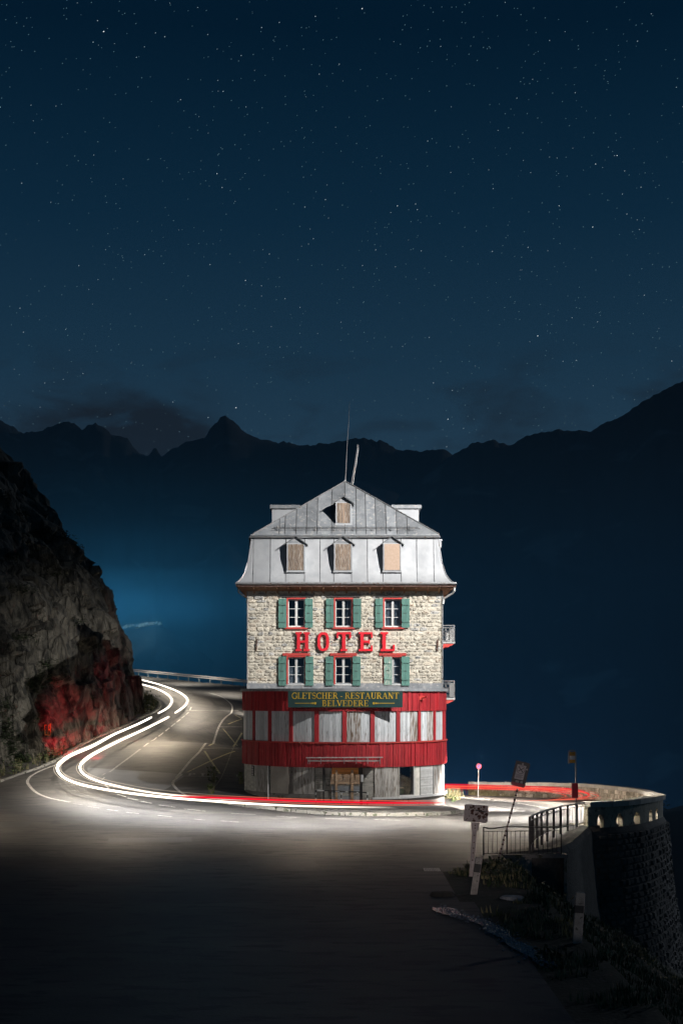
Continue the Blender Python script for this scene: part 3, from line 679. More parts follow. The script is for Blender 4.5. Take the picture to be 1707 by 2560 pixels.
MB().box(MX0 + .10, MX1 - .10, FY + .10, FY + .25, CZ, CZ + .10).box(MX0 + .14, MX1 - .14, FY + .0, FY + .25, CZ + .10, CZ + .16).build('roof_moulding', 'zinc_dark', hotel)
MB().tube([(MX0 + .08, FY + .02, CZ + .02), (MX1 - .08, FY + .02, CZ + .02)], .05, 6).build('roof_moulding', 'steel', hotel)
# ---------------- upper hip
UX0, UX1, UZ, UY = fx(633) - .02, fx(1095) + .05, CZ + .17, FY + .05
AP = Vector(P3(863, 1204, UY + 3.2))
def hipy(z_): return UY + (z_ - UZ) / (AP.z - UZ) * (AP.y - UY)
def hipline(x):  # z on the hip edge for given x
    return UZ + (AP.z - UZ) * ((x - UX0) / (AP.x - UX0) if x < AP.x else (UX1 - x) / (UX1 - AP.x))
US = [UX0] + [fx(p) for p in (698, 712, 740, 766, 793, 829, 862.5, 891, 915, 940, 966, 992.5, 1019)] + [UX1]
for a, b in zip(US, US[1:]):
    za, zb = hipline(a), hipline(b); top = [(b, hipy(zb), zb), (a, hipy(za), za)]
    if a < AP.x < b: top = [(b, hipy(zb), zb), tuple(AP), (a, hipy(za), za)]
    vs = [(a, UY, UZ), (b, UY, UZ)] + top
    MB().add(vs, [tuple(range(len(vs)))]).build('roof_sheet', 'zinc_dark', hotel)
for a in US[1:-1]:
    MB().tube([(a, UY - .02, UZ), (a, hipy(hipline(a)) - .02, hipline(a))], .018, 4).build('roof_seam', 'seam', hotel)
for e_ in (UX0, UX1):
    MB().tube([(e_, UY, UZ + .02), tuple(AP + Vector((0, -.02, .03)))], .035, 6).build('hip_cap', 'steel', hotel)
    MB().add([(e_, UY, UZ), tuple(AP), (AP.x, BACKY, AP.z), (e_, BACKY, UZ)], [(0, 1, 2, 3)]).build('side_roof', 'zinc_dark', hotel)
MB().box(UX0, UX1, UY, BACKY, UZ - .02, UZ - .005).add([(UX0, BACKY, UZ), (UX1, BACKY, UZ), (AP.x, BACKY, AP.z)], [(0, 1, 2)]).build('roof_deck', 'gutter_wood', hotel)
# snow guard rails
for q in (.27, .36):
    z_ = UZ + q; MB().tube([(UX0 + .75 + q, hipy(z_) - .16, z_ + .04), (UX1 - .75 - q, hipy(z_) - .16, z_ + .04)], .017, 5).build('snow_rail', 'dark_metal', hotel)
x = UX0 + 1.3
while x < UX1 - 1.1:
    MB().bar((x, hipy(UZ + .18) - .02, UZ + .18), (x, hipy(UZ + .4) - .17, UZ + .45), .025, .025).build('snow_rail_bracket', 'dark_metal', hotel); x += 1.02
# ---------------- dormers
def dormer(cx_, w_, z0, z1, zap, ov, yf, depthf, board, m, rows='v', over=.10):
    d = MB().box(cx_ - w_ / 2 - .09, cx_ + w_ / 2 + .09, yf + .03, yf + depthf, z0 - .10, z1 + .05).build('dormer', 'zinc', hotel)
    # gable infill
    MB().prism([(cx_ - w_ / 2 - .09, z1 + .05), (cx_ + w_ / 2 + .09, z1 + .05), (cx_, zap - .08)], 'y', yf + .03, yf + depthf).build('dormer_gable', 'zinc_dark', d)
    for s_ in (-1, 1):
        a = Vector((cx_, 0, zap)); b = Vector((cx_ + s_ * ov, 0, z1 - .02)); dn = Vector((0, 0, -.04))
        vs = [(p.x, y_, p.z + dz) for y_ in (yf - over, yf + depthf) for p, dz in ((a, 0), (b, 0), (b, -.045), (a, -.045))]
        MB().add(vs, [(0, 1, 2, 3), (7, 6, 5, 4), (0, 4, 5, 1), (1, 5, 6, 2), (2, 6, 7, 3), (3, 7, 4, 0)]).build('dormer_roof', 'seam', d)
        MB().bar((cx_ + s_ * (w_ / 2 + .03), yf + .0, z0), (cx_ + s_ * (w_ / 2 + .03), yf + .0, z1), .06, .06).build('dormer_jamb', 'zinc', d)
    rr = random.Random(int(cx_ * 77)); x_ = cx_ - w_ / 2
    if board == 'sheet': MB().box(cx_ - w_ / 2 + .01, cx_ + w_ / 2 - .01, yf - .01, yf + .03, z0 + .02, z1).build('chipboard_panel', m, d)
    else:
        n_ = board; ws = [rr.uniform(.7, 1.3) for _ in range(n_)]; sw = sum(ws)
        for q in ws:
            ww = w_ * q / sw; MB().box(x_ + .005, x_ + ww - .005, yf - rr.uniform(0, .02), yf + .03, z0 + rr.uniform(0, .03), z1 - rr.uniform(0, .02)).build('plank', m if not (board == 5 and q == ws[2]) else 'chipboard', d)
            x_ += ww
    MB().box(cx_ - w_ / 2 - .10, cx_ + w_ / 2 + .10, yf - .03, yf + .03, z0 - .10, z0 - .01).build('dormer_sill', 'zinc', d)
yD = FY - .34
kd = yD / FOC
for c_, bd, m in ((739.7, 7, 'dormer_wood'), (857.5, 6, 'dormer_wood'), (980, 'sheet', 'chipboard')):
    dormer((c_ - 853.5) * kd, 39.5 * kd, EYE + (HOR - 1426) * kd, EYE + (HOR - 1360) * kd, EYE + (HOR - 1339.5) * kd, 29.5 * kd, yD, .95, bd, m)
yD2 = hipy(UZ + .75) - .15; kd = yD2 / FOC
dormer((858.5 - 853.5) * kd, 33 * kd, EYE + (HOR - 1308) * kd, EYE + (HOR - 1257) * kd, EYE + (HOR - 1240) * kd, 26 * kd, yD2, 2.4, 5, 'dormer_wood', over=.15)
# shed dormers on both long sides of the upper roof
for x0, x1, o0, o1 in ((675, 750, 680, 750), (978, 1053, 978, 1046.5)):
    D_ = 81.5; q = D_ / FOC; X0, X1, A0, A1 = [(v - 853.5) * q for v in (x0, x1, o0, o1)]; zt = EYE + (HOR - 1263) * q
    side = MB().box(A0, A1, D_, D_ + 4.5, UZ + .3, zt - .20).build('side_dormer', 'zinc', hotel)
    MB().box(X0, X1, D_ - .15, D_ + 4.7, zt - .20, zt).build('side_dormer_roof', 'zinc_dark', side)
for x0, x1, y0, y1 in ((1094, 1103, 1352, 1369), (623, 634, 1349, 1371)):
    D_ = 79; q = D_ / FOC; a = MB().box((x0 - 853.5) * q, (x1 - 853.5) * q, D_, D_ + 1.2, EYE + (HOR - y1) * q, EYE + (HOR - y0) * q)
    a.box((x0 - 854.5) * q, (x1 - 851.5) * q, D_ - .05, D_ + 1.3, EYE + (HOR - y0) * q, EYE + (HOR - y0 + 4) * q).build('side_dormer', 'zinc' if x0 > 853 else 'dark_metal', hotel)
# antennas
a = P3(863, 1208, AP.y + .3); b = P3(867.5, 1112, AP.y + .3); c = P3(873.5, 1004, AP.y + .3)
MB().tube([a, b, b.lerp(c, .5) + Vector((.02, 0, 0)), c], [.022, .018, .014, .009], 6).build('antenna_rod', 'steel', hotel)
a = P3(877, 1215, AP.y + 1.2); b = P3(894, 1117, AP.y + 1.2)
MB().tube([a, b], .024, 6).tube([b + Vector((-.04, 0, 0)), b + Vector((.01, 0, .12))], .05, 6).build('antenna_mast', 'steel', hotel)
MB().tube([a + Vector((.10, 0, 0)), b + Vector((.05, 0, -.05))], .012, 5).build('antenna_cable', 'steel', hotel)
MB().box(AP.x - .06, AP.x + .06, AP.y - .05, AP.y + .1, AP.z - .03, AP.z + .09).build('ridge_cap', 'zinc', hotel)

# ---------------- round restaurant front
def cyl(th, r): return (HX + r * math.sin(th), HY - r * math.cos(th))
TH = np.linspace(R(-90), R(90), 3601)
PXS = 853.5 + FOC * (HX + HR * np.sin(TH)) / (HY - HR * np.cos(TH))
im, iM = int(PXS.argmin()), int(PXS.argmax())
def th_of(px): return float(np.interp(px, PXS[im:iM + 1], TH[im:iM + 1]))
def z_of(py, th, r=HR): return EYE - (py - HOR) * cyl(th, r)[1] / FOC
ZT, ZB1, ZS, ZB2 = 5.82, z_of(1778, 0), z_of(1855.6, 0), z_of(1918.8, 0)
def curved(mb, t0, t1, r0, r1, z0, z1, n_=None):
    n_ = n_ or max(1, int(abs(t1 - t0) / R(2.2)))
    vs = []
    for k in range(n_ + 1):
        t_ = t0 + (t1 - t0) * k / n_
        for r_, z_ in ((r0, z0), (r1, z0), (r1, z1), (r0, z1)): vs.append((*cyl(t_, r_), z_))
    fs = [(4 * k + j, 4 * k + (j + 1) % 4, 4 * k + 4 + (j + 1) % 4, 4 * k + 4 + j) for k in range(n_) for j in range(4)]
    fs += [(3, 2, 1, 0), (4 * n_, 4 * n_ + 1, 4 * n_ + 2, 4 * n_ + 3)]
    return mb.add(vs, fs)
full = (R(-89.5), R(89.5))
rest_ = curved(MB(), *full, HR - .30, HR - .12, ZB2 - .05, ZT).build('restaurant_wall', 'dark_metal', hotel)
# flat roof with metal edge
n_ = 40; poly = [cyl(full[0] + (full[1] - full[0]) * k / n_, HR + .10) for k in range(n_ + 1)]
MB().prism(poly, 'z', ZT, ZT + .07).build('restaurant_roof', 'dark_metal', hotel)
curved(MB(), *full, HR + .08, HR + .14, ZT - .04, ZT + .10).build('roof_edge', 'zinc_dark', hotel)
def plank_band(z0, z1, parent_name):
    bnd = curved(MB(), *full, HR - .12, HR - .02, z0 + .01, z1 - .01).build(parent_name, 'red_plank', hotel)
    N = 112; t = full[0]; rr = random.Random(int(z0 * 10)); ws = [rr.uniform(.7, 1.3) for _ in range(N)]; s_ = sum(ws)
    for q in ws:
        dt = (full[1] - full[0]) * q / s_; pr = rr.choice((.0, .0, .018, .03))
        if abs(t) < R(86): curved(MB(), t + dt * .06, t + dt * .94, HR - .02, HR + .012 + pr, z0 - rr.uniform(0, .012), z1, 1).build('plank', 'red_plank', bnd)
        t += dt
    return bnd
plank_band(ZB1, ZT - .04, 'upper_red_band'); lower = plank_band(ZB2, ZS - .06, 'lower_red_band')
curved(MB(), *full, HR - .12, HR + .10, ZS - .06, ZS).build('band_ledge', 'red_trim', hotel)
# boarded windows between red posts
PAN = [(612.2, 631.5), (635.5, 670), (677, 722.5), (731, 786), (796.5, 856), (866.5, 926), (936.3, 991), (1000, 1045), (1051.5, 1084.5), (1089, 1108)]
rr = random.Random(5)
for i, (a, b) in enumerate(PAN):
    t0, t1 = th_of(a), th_of(b); N = max(2, round((t1 - t0) * HR / .17))
    ws = [rr.uniform(.7, 1.3) for _ in range(N)]; s_ = sum(ws); t = t0
    bp = curved(MB(), t0, t1, HR - .12, HR - .09, ZS + .005, ZB1 - .005).build('boarded_window', 'dark_metal', hotel)
    for k, q in enumerate(ws):
        dt = (t1 - t0) * q / s_; m = 'white_board'
        if (i == 5 and k < N * .45) or (i == 7 and k >= N * .5) or (i == 8 and k > N * .35): m = 'worn_board'
        curved(MB(), t + .0009, t + dt - .0009, HR - .09, HR - .062 + rr.uniform(0, .012), ZS + .01, ZB1 - .01, 1).build('plank', m, bp); t += dt
for (a, b), (c, d) in zip(PAN, PAN[1:]):
    curved(MB(), th_of(b), th_of(c), HR - .12, HR + .01, ZS, ZB1, 1).build('window_post', 'red_plank', hotel)
curved(MB(), R(-80), th_of(612.0), HR - .12, HR - .02, ZS, ZB1, 1).build('window_post', 'window_white', hotel)  # left reveal catches light; that brightness is put into the white colour
curved(MB(), th_of(1108.2), R(86), HR - .12, HR - .0, ZS, ZB1, 2).build('window_post', 'red_plank', hotel)
# lamp bracket on the upper band
t = th_of(1052); cxx, cyy = cyl(t, HR + .04)
MB().box(cxx - .13, cxx + .13, cyy - .12, cyy, z_of(1750, t), z_of(1740, t)).bar((cxx, cyy - .1, z_of(1746, t)), (cxx + .25, cyy - .4, z_of(1742, t)), .05, .05).build('lamp_bracket', 'red_trim', hotel)
# ---------------- sign board with raised lettering
YS = HY - HR - .06; q = YS / FOC
sx_ = lambda p: (p - 853.5) * q
sz_ = lambda p: EYE - (p - HOR) * q
board = MB().box(sx_(720), sx_(1006), YS - .06, YS, sz_(1768.5), sz_(1727.5)).build('sign_board', 'sign_green', hotel)
for p in (745, 980): MB().box(sx_(p) - .05, sx_(p) + .05, YS, HY - math.sqrt(HR ** 2 - (sx_(p) - HX) ** 2), sz_(1760), sz_(1757)).build('sign_bracket', 'dark_metal', board)
def arc(cx_, cz_, rx, rz, a0, a1, k=10): return [(cx_ + rx * math.cos(R(a0 + (a1 - a0) * i / k)), cz_ + rz * math.sin(R(a0 + (a1 - a0) * i / k))) for i in range(k + 1)]
Tk, Tn = .17, .07
SF = lambda x, z, h=.13: ([(x - h, z), (x + h, z)], .055)
GL = {
 'G': (.80, [(arc(.46, .5, .38, .47, 50, 310), .14), ([(.72, .12), (.72, .46)], .15), ([(.55, .46), (.86, .46)], .055), ([(.72, .62), (.72, .86)], .05)]),
 'L': (.66, [([(.2, .03), (.2, .97)], Tk), SF(.2, .97, .17), ([(.05, .03), (.62, .03)], .06), ([(.61, .03), (.61, .26)], .06)]),
 'E': (.70, [([(.2, .03), (.2, .97)], Tk), ([(.05, .03), (.64, .03)], .06), ([(.05, .97), (.62, .97)], .06), ([(.2, .51), (.48, .51)], .06), ([(.63, .03), (.63, .26)], .06), ([(.61, .76), (.61, .97)], .06), ([(.48, .40), (.48, .62)], .05)]),
 'T': (.74, [([(.37, .03), (.37, .97)], Tk), SF(.37, .03, .17), ([(.04, .97), (.70, .97)], .06), ([(.05, .74), (.05, .97)], .06), ([(.69, .74), (.69, .97)], .06)]),
 'S': (.62, [(arc(.32, .73, .22, .24, 20, 250), .12), ([(.24, .60), (.44, .44)], .17), (arc(.30, .27, .24, .24, 60, -160), .12)]),
 'C': (.76, [(arc(.46, .5, .38, .47, 50, 310), .14), ([(.70, .66), (.70, .90)], .05), ([(.70, .12), (.70, .28)], .05)]),
 'H': (.86, [([(.2, .03), (.2, .97)], Tk), ([(.66, .03), (.66, .97)], Tk), ([(.2, .5), (.66, .5)], .06), SF(.2, .97, .16), SF(.2, .03, .16), SF(.66, .97, .16), SF(.66, .03, .16)]),
 'R': (.80, [([(.2, .03), (.2, .97)], Tk), SF(.2, .03, .16), ([(.05, .97), (.4, .97)], .06), (arc(.36, .74, .22, .23, 90, -90), .13), ([(.2, .51), (.4, .51)], .06), ([(.4, .51), (.68, .03)], .15), ([(.62, .03), (.80, .03)], .055)]),
 'A': (.84, [([(.14, .03), (.42, .97)], .07), ([(.42, .97), (.70, .03)], .17), ([(.25, .36), (.58, .36)], .06), SF(.13, .03, .12), SF(.70, .03, .15)]),
 'U': (.82, [([(.2, .97), (.2, .30)], Tk), (arc(.43, .30, .23, .27, 180, 360), .10), ([(.66, .30), (.66, .97)], .07), SF(.2, .97, .16), SF(.66, .97, .12)]),
 'N': (.86, [([(.17, .03), (.17, .97)], .07), ([(.17, .97), (.68, .03)], .18), ([(.68, .03), (.68, .97)], .07), SF(.13, .97, .10), SF(.17, .03, .13), SF(.68, .97, .13)]),
 'B': (.74, [([(.2, .03), (.2, .97)], Tk), ([(.05, .97), (.36, .97)], .06), ([(.05, .03), (.38, .03)], .06), ([(.2, .52), (.38, .52)], .05), (arc(.34, .75, .20, .22, 90, -90), .12), (arc(.36, .27, .24, .24, 90, -90), .13)]),
 'V': (.80, [([(.12, .97), (.42, .03)], .17), ([(.42, .03), (.68, .97)], .07), SF(.13, .97, .15), SF(.69, .97, .11)]),
 'D': (.82, [([(.2, .03), (.2, .97)], Tk), ([(.05, .97), (.36, .97)], .06), ([(.05, .03), (.36, .03)], .06), (arc(.34, .5, .36, .47, 90, -90), .14)]),
 '-': (.50, [([(.12, .36), (.40, .36)], .10)]), ' ': (.22, [])}
def text(s, x0, x1, z0, z1, y, m, parent, name='sign_letter', dp=.015):
    tot = sum(GL[c][0] for c in s); sc = (x1 - x0) / tot; h = z1 - z0; x_ = x0
    for c in s:
        wd, st = GL[c]; mb = MB()
        for k, (ln, t_) in enumerate(st):
            for a, b in zip(ln, ln[1:]):
                mb.bar((x_ + a[0] * sc, y - dp / 2, z0 + a[1] * h), (x_ + b[0] * sc, y - dp / 2, z0 + b[1] * h), dp + .0006 * k, t_ * h, up=(0, 1, 0)) if False else None
                A_ = Vector((x_ + a[0] * sc, z0 + a[1] * h)); B_ = Vector((x_ + b[0] * sc, z0 + b[1] * h)); d_ = (B_ - A_)
                if d_.length < 1e-6: continue
                d_.normalize(); nv = Vector((-d_.y, d_.x)) * t_ * h * .5; e_ = d_ * (.0 if len(ln) == 2 else t_ * h * .12)
                poly = [A_ - e_ - nv, B_ + e_ - nv, B_ + e_ + nv, A_ - e_ + nv]
                mb.prism([(p.x, p.y) for p in poly], 'y', y - dp - .0008 * k, y)
        if st: mb.build(name, m, parent)
        x_ += wd * sc
text('GLETSCHER - RESTAURANT', sx_(729), sx_(997), sz_(1747), sz_(1731.5), YS - .06, 'gold', board)
text('BELVEDERE', sx_(804.5), sx_(921), sz_(1765.5), sz_(1750.5), YS - .06, 'gold', board)
for s_, xe, xi in ((-1, 737.5, 776), (1, 986, 946)):
    zz = sz_(1758)
    MB().box(min(sx_(xe), sx_(xi)), max(sx_(xe), sx_(xi)), YS - .072, YS - .06, zz - .015, zz + .015).build('sign_flourish', 'gold', board)
    mb = MB()
    for d_, r_ in ((2.5, .035), (6.5, .042), (12, .062)):
        c_ = sx_(xi - s_ * d_); mb.prism([(c_ + r_ * math.cos(a), zz + r_ * math.sin(a)) for a in np.linspace(0, 2 * math.pi, 13)[:-1]], 'y', YS - .073, YS - .06)
    mb.build('sign_flourish', 'gold', board)
# ---------------- ground floor
ZP = .45
curved(MB(), *full, HR - .30, HR - .08, -.9, ZP).build('plinth', 'plinth', hotel)
curved(MB(), th_of(612), th_of(790), HR - .28, HR - .04, ZP - .02, ZP + .14).build('plinth_ledge', 'plinth', hotel)
curved(MB(), th_of(930), R(86), HR - .28, HR + .06, ZP - .10, ZP).build('plinth_ledge', 'curtain', hotel)
def seg(a, b, r0, r1, z0, z1, name, m, parent=None, n_=None): return curved(MB(), th_of(a), th_of(b), r0, r1, z0, z1, n_).build(name, m, parent or hotel)
core_ = curved(MB(), th_of(607.5), th_of(996), HR - .30, HR - .16, ZP, ZB2).build('ground_floor_wall', 'cement', hotel)
curved(MB(), th_of(1038), R(88), HR - .30, HR - .16, ZP, ZB2).build('ground_floor_wall', 'cement', hotel)
# white painted brickwork at the left end: courses of bricks
z_ = ZP - .05; row = 0; t0b, t1b = R(-84), th_of(636.5)
bw = curved(MB(), t0b, t1b, HR - .16, HR - .10, -.0, ZB2).build('brick_wall', 'white_brick', hotel)
while z_ < ZB2 - .03:
    t = t0b + (.02 if row % 2 else 0)
    while t < t1b - .01:
        te = min(t + .052, t1b); curved(MB(), t + .0012, te - .0012, HR - .10, HR - .078, z_ + .004, z_ + .108, 1).build('brick', 'white_brick', bw); t += .052
    z_ += .115; row += 1
seg(626.5, 632.5, HR - .08, HR - .04, z_of(1939.5, th_of(630)), z_of(1914, th_of(630)), 'sign_panel', 'dark_metal')
for k in range(4): t = th_of(629.5); seg(627.5, 631.5, HR - .04, HR - .03, z_of(1920.5 + 6 * k, t), z_of(1916 + 6 * k, t), 'sign_symbol', 'plate_white')
def planks(a, b, z0, z1, m, wd=.17, r=HR - .06, name='board_panel'):
    t0, t1 = th_of(a), th_of(b); N = max(2, round((t1 - t0) * HR / wd)); ws = [rr.uniform(.7, 1.3) for _ in range(N)]; s_ = sum(ws); t = t0
    bp = curved(MB(), t0, t1, r - .05, r - .03, z0, z1).build(name, 'dark_metal', hotel)
    for q_ in ws:
        dt = (t1 - t0) * q_ / s_; curved(MB(), t + .0009, t + dt - .0009, r - .03, r + rr.uniform(0, .014), z0, z1, 1).build('plank', m, bp); t += dt
planks(637.5, 669, ZP + .15, ZB2, 'grey_board')
seg(675, 720.5, HR - .10, HR - .05, ZP + .13, ZB2, 'plywood_panel', 'plywood')
seg(722.5, 729, HR - .16, HR - .12, ZP + .13, ZB2, 'wall_post', 'plinth')
planks(731, 785, ZP + .15, ZB2, 'grey_board')
planks(937, 998, ZP, ZB2, 'grey_board', .15)
planks(1087, 1107, ZP, ZB2, 'worn_board', .14)
seg(1107.4, 1113, HR - .10, HR - .06, ZP, ZB2, 'wall_post', 'curtain')
seg(1037.2, 1052, HR - .16, HR - .08, ZP, ZB2, 'wall_panel', 'white_brick')
seg(1035, 1037, HR - .10, HR - .02, ZP, ZB2, 'window_frame', 'window_white'); seg(997, 999, HR - .10, HR - .02, ZP, ZB2, 'window_frame', 'grey_board')
seg(999.2, 1034.8, HR - .14, HR - .02, ZP, ZP + .06, 'window_sill', 'window_white')
seg(999.2, 1034.8, HR - .135, HR - .125, ZP + .06, ZB2, 'shop_pane', 'glass')
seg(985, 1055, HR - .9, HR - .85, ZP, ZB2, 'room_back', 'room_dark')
seg(1001, 1028, HR - .84, HR - .60, ZP + .06, ZP + .30, 'counter', 'leaf_dark'); seg(1001, 1028, HR - .84, HR - .58, ZP + .36, ZP + .42, 'counter_top', 'brown_board')
# horizontal cement boards of the recessed entrance
for (a, b) in ((787, 824), (901, 934)):
    z_ = .02
    while z_ < ZB2 - .08:
        seg(a, b, HR - .16, HR - .13 + rr.uniform(0, .015), z_ + .008, z_ + .15, 'cladding_board', 'cement', n_=2); z_ += .16
lv_ = seg(1053, 1085, HR - .12, HR - .08, ZP, ZB2, 'louvre_shutter', 'steel'); zz = ZP + .02
while zz < ZB2 - .06:
    seg(1053.6, 1084.4, HR - .08, HR - .055, zz, zz + .038, 'slat', 'window_white', lv_, 2); zz += .062
ent = MB().box(HX - .65, HX + .85, HY - HR + .06, HY - HR + .12, 0, ZB2).build('entrance', 'dark_metal', hotel)
yE = HY - HR + .06; qe = yE / FOC; ex = lambda p: (p - 853.5) * qe; ezz = lambda p: EYE - (p - HOR) * qe
for k in range(7):
    MB().box(ex(829), ex(899), yE - .03, yE, ezz(2014.5) + k * .165, ezz(2014.5) + k * .165 + .155).build('door_board', 'zinc_dark' if k % 3 else 'cement', ent)
for k in range(3): MB().box(ex(829.6), ex(896), yE - .06, yE - .032, ezz(1935) + k * .105, ezz(1935) + k * .105 + .10).build('plank', 'orange_ply', ent)
for k in range(4): MB().box(ex(826), ex(899), yE - .08, yE - .032, ezz(1960.5) + k * .125, ezz(1960.5) + k * .125 + .118).build('plank', 'brown_board', ent)
for a, b in ((838, 844), (877, 883.5)): MB().box(ex(a), ex(b), yE - .13, yE - .082, ezz(2017), ezz(1925)).build('prop_board', 'brown_board', ent)
# black and pale posts from the pavement up to the red band
for px, r_, m in ((808.5, .045, 'dark_metal'), (904, .045, 'dark_metal'), (670.5, .028, 'window_white')):
    yq = cyl(th_of(px), HR + .04)[1]; x_ = (px - 853.5) * yq / FOC
    p_ = MB().tube([(x_, yq, gz(x_, yq)), (x_, yq, ZB2 + .02)], r_, 8).build('post', m, hotel)
    if px > 900: MB().tube([(x_, yq, 1.25), (x_, yq, 1.6)], r_ + .03, 8).build('post_collar', 'curtain', p_)
# awning bracket frame across the lower band
yA = HY - HR - .62; qa = yA / FOC; ax = lambda p: (p - 853.5) * qa; az = lambda p: EYE - (p - HOR) * qa
aw = MB().tube([(ax(765), yA, az(1894.5)), (ax(957), yA, az(1893.5))], .03, 6).build('awning_frame', 'window_white', hotel)
MB().box(ax(769), ax(948), yA + .1, yA + .5, az(1904), az(1901.5)).build('awning_rail', 'window_white', aw)
for p in (770, 774, 802, 860.5, 890.5, 919, 950):
    x_ = ax(p); yw = HY - math.sqrt(HR ** 2 - (x_ - HX) ** 2) - .03
    MB().bar((x_, yA, az(1895)), (x_, yA + .02, az(1910)), .03, .03).bar((x_, yA, az(1896)), (x_, yw, az(1896)), .03, .03).build('awning_arm', 'steel', aw)
# ---------------- balconies on the right side
def balcony(D_, y_top, y_flo, x1p, brk):
    q = D_ / FOC; X1 = (x1p - 853.5) * q; zf = EYE - (y_flo - HOR) * q; zt = EYE - (y_top - HOR) * q; L = 3.2
    b_ = MB().box(WX1, X1 + .05, D_, D_ + L, zf - .10, zf).build('balcony', 'curtain', hotel)
    for y_ in (D_ + .05, D_ + L - .25):
        pr = [(WX1, zf - .10), (X1 - .02, zf - .10), (X1 - .08, zf - .20), (X1 - .22, zf - .24), (X1 - .34, zf - .32), (X1 - .5, zf - .30), (X1 - .64, zf - .40), (WX1, zf - .42)]
        MB().prism(pr, 'y', y_, y_ + .16).build('balcony_bracket', 'red_trim', b_)
    rail = MB().bar((WX1, D_, zt), (X1, D_, zt), .05, .04).bar((X1, D_, zt), (X1, D_ + L, zt), .05, .04).bar((WX1, D_, zf + .06), (X1, D_, zf + .06), .03, .03).bar((X1, D_, zf + .06), (X1, D_ + L, zf + .06), .03, .03)
    rail.bar((WX1, D_, zt - .12), (X1, D_, zt - .12), .025, .025).bar((X1, D_, zf), (X1, D_, zt), .05, .05).bar((X1, D_ + L, zf), (X1, D_ + L, zt), .05, .05).build('balcony_railing', 'steel', b_)
    scr = MB(); wN = 4; dx = (X1 - WX1) / wN
    for k in range(wN):
        cx_ = WX1 + dx * (k + .5)
        for cz, r_ in ((zf + .24, .10), (zf + .47, .08), (zf + .68, .10)):
            scr.tube([(cx_ + r_ * math.cos(a), D_, cz + r_ * math.sin(a)) for a in np.linspace(0, 2 * math.pi, 10)], .014, 4, False)
        scr.bar((WX1 + dx * k, D_, zf + .06), (WX1 + dx * k, D_, zt - .12), .02, .02)
    yy = D_ + .2
    while yy < D_ + L: scr.bar((X1, yy, zf + .06), (X1, yy, zt - .12), .02, .02); yy += .16
    scr.build('iron_scrollwork', 'steel', b_)
    return b_
b1 = balcony(79, 1563.5, 1604, 1135, 0); balcony(79, 1702.5, 1745, 1135, 0)
MB().box(WX1 + .01, WX1 + .28, 79.9, 79.95, P3(0, 1575, 79.9).z - .4, P3(0, 1506, 79.9).z).build('balcony_shutter', 'gutter_wood', hotel)
tb = thing('folded_chair', (P3(1122, 1604, 79.3).x, 79.3, P3(0, 1604, 79).z), 'white folded chair leaning on the upper iron balcony', 'chair')
o = origin(tb)
MB().bar(o + Vector((-.14, .1, .02)), o + Vector((-.14, .1, .52)), .03, .03).bar(o + Vector((.10, .1, .02)), o + Vector((.10, .1, .52)), .03, .03).bar(o + Vector((-.14, .1, .5)), o + Vector((.10, .1, .5)), .03, .05).build('frame', 'window_white', tb)
MB().box(o.x - .11, o.x + .08, o.y + .12, o.y + .15, o.z + .08, o.z + .46).build('seat', 'window_white', tb)
MB().bar(o + Vector((.12, .1, .02)), o + Vector((.28, .1, .36)), .03, .03).build('leg', 'window_white', tb)

# handrail before the boarded entrance
hr = thing('handrail', (P3(854, 2017, 69.2).x, 69.2, 0), 'black and white pipe handrail in front of the boarded hotel entrance', 'handrail')
yh = HY - HR - .35; qh = yh / FOC
hp = [(( p - 853.5) * qh, yh, EYE - (y_ - HOR) * qh) for p, y_ in ((790, 1976), (830, 1977), (870, 1978.6), (905, 1980.5), (916, 1981.5))]
MB().tube(hp, .032, 8).build('top_rail', 'post_black', hr)
for k, (a, b) in enumerate(((.02, .16), (.38, .46), (.58, .64), (.80, .84))):
    A_, B_ = Vector(hp[0]), Vector(hp[-1]); MB().tube([A_.lerp(B_, a), A_.lerp(B_, b)], .036, 8).build('white_band', 'window_white', hr)
for px in (789.5, 853, 918):
    x_ = (px - 853.5) * qh; g0 = .12 if px > 800 else .15; zt = EYE - ((1976 if px < 800 else 1979 if px < 900 else 1981.5) - HOR) * qh
    lg = MB().tube([(x_, yh, g0), (x_, yh, zt)], .03, 8).build('leg', 'post_black', hr)
    for c_ in (.35, .62): MB().tube([(x_, yh, c_), (x_, yh, c_ + .12)], .034, 8).build('white_band', 'window_white', lg)
# ================================================================== ROCK
RB = [(-44, 40), (-35, 52), (-28, 64), (-23.5, 75), (-21.6, 82), (-19.8, 87), (-18.9, 91), (-18.2, 96), (-17.6, 101), (-17.1, 106), (-16.9, 111), (-17.0, 116), (-17.8, 122), (-20, 129), (-25, 138), (-34, 148), (-50, 158)]
OFF = lambda h: float(np.interp(h, [0, 3.8, 7, 11.5, 13.7, 21, 24, 30, 42], [0, .9, 1.9, 4.0, 5.7, 11.4, 14.0, 21, 38]))
q = resample([Vector((a, b, 0)) for a, b in RB], .30); hv = np.r_[np.arange(-1.0, 16, .26), np.arange(16, 42, .42)]
def vrand(c, k):
    return math.sin(c.x * 12.9898 + c.y * 78.233 + c.z * 37.719 + k * 11.13) * 43758.5453 % 1.0
def facet(p, s, str_, amp, tilt):
    pp_ = Vector((p.x / s, p.y / s, p.z / (s * str_))); d, c = noise.voronoi(pp_); c0 = c[0]; dl = pp_ - c0
    rv = Vector((vrand(c0, 1) - .5, vrand(c0, 2) - .5, vrand(c0, 3) - .5))
    return amp * (vrand(c0, 4) - .5) + tilt * dl.dot(rv) * 2 - max(0, .10 - (d[1] - d[0])) * amp * 2.2
vs = []; nh = len(hv); dirs = []
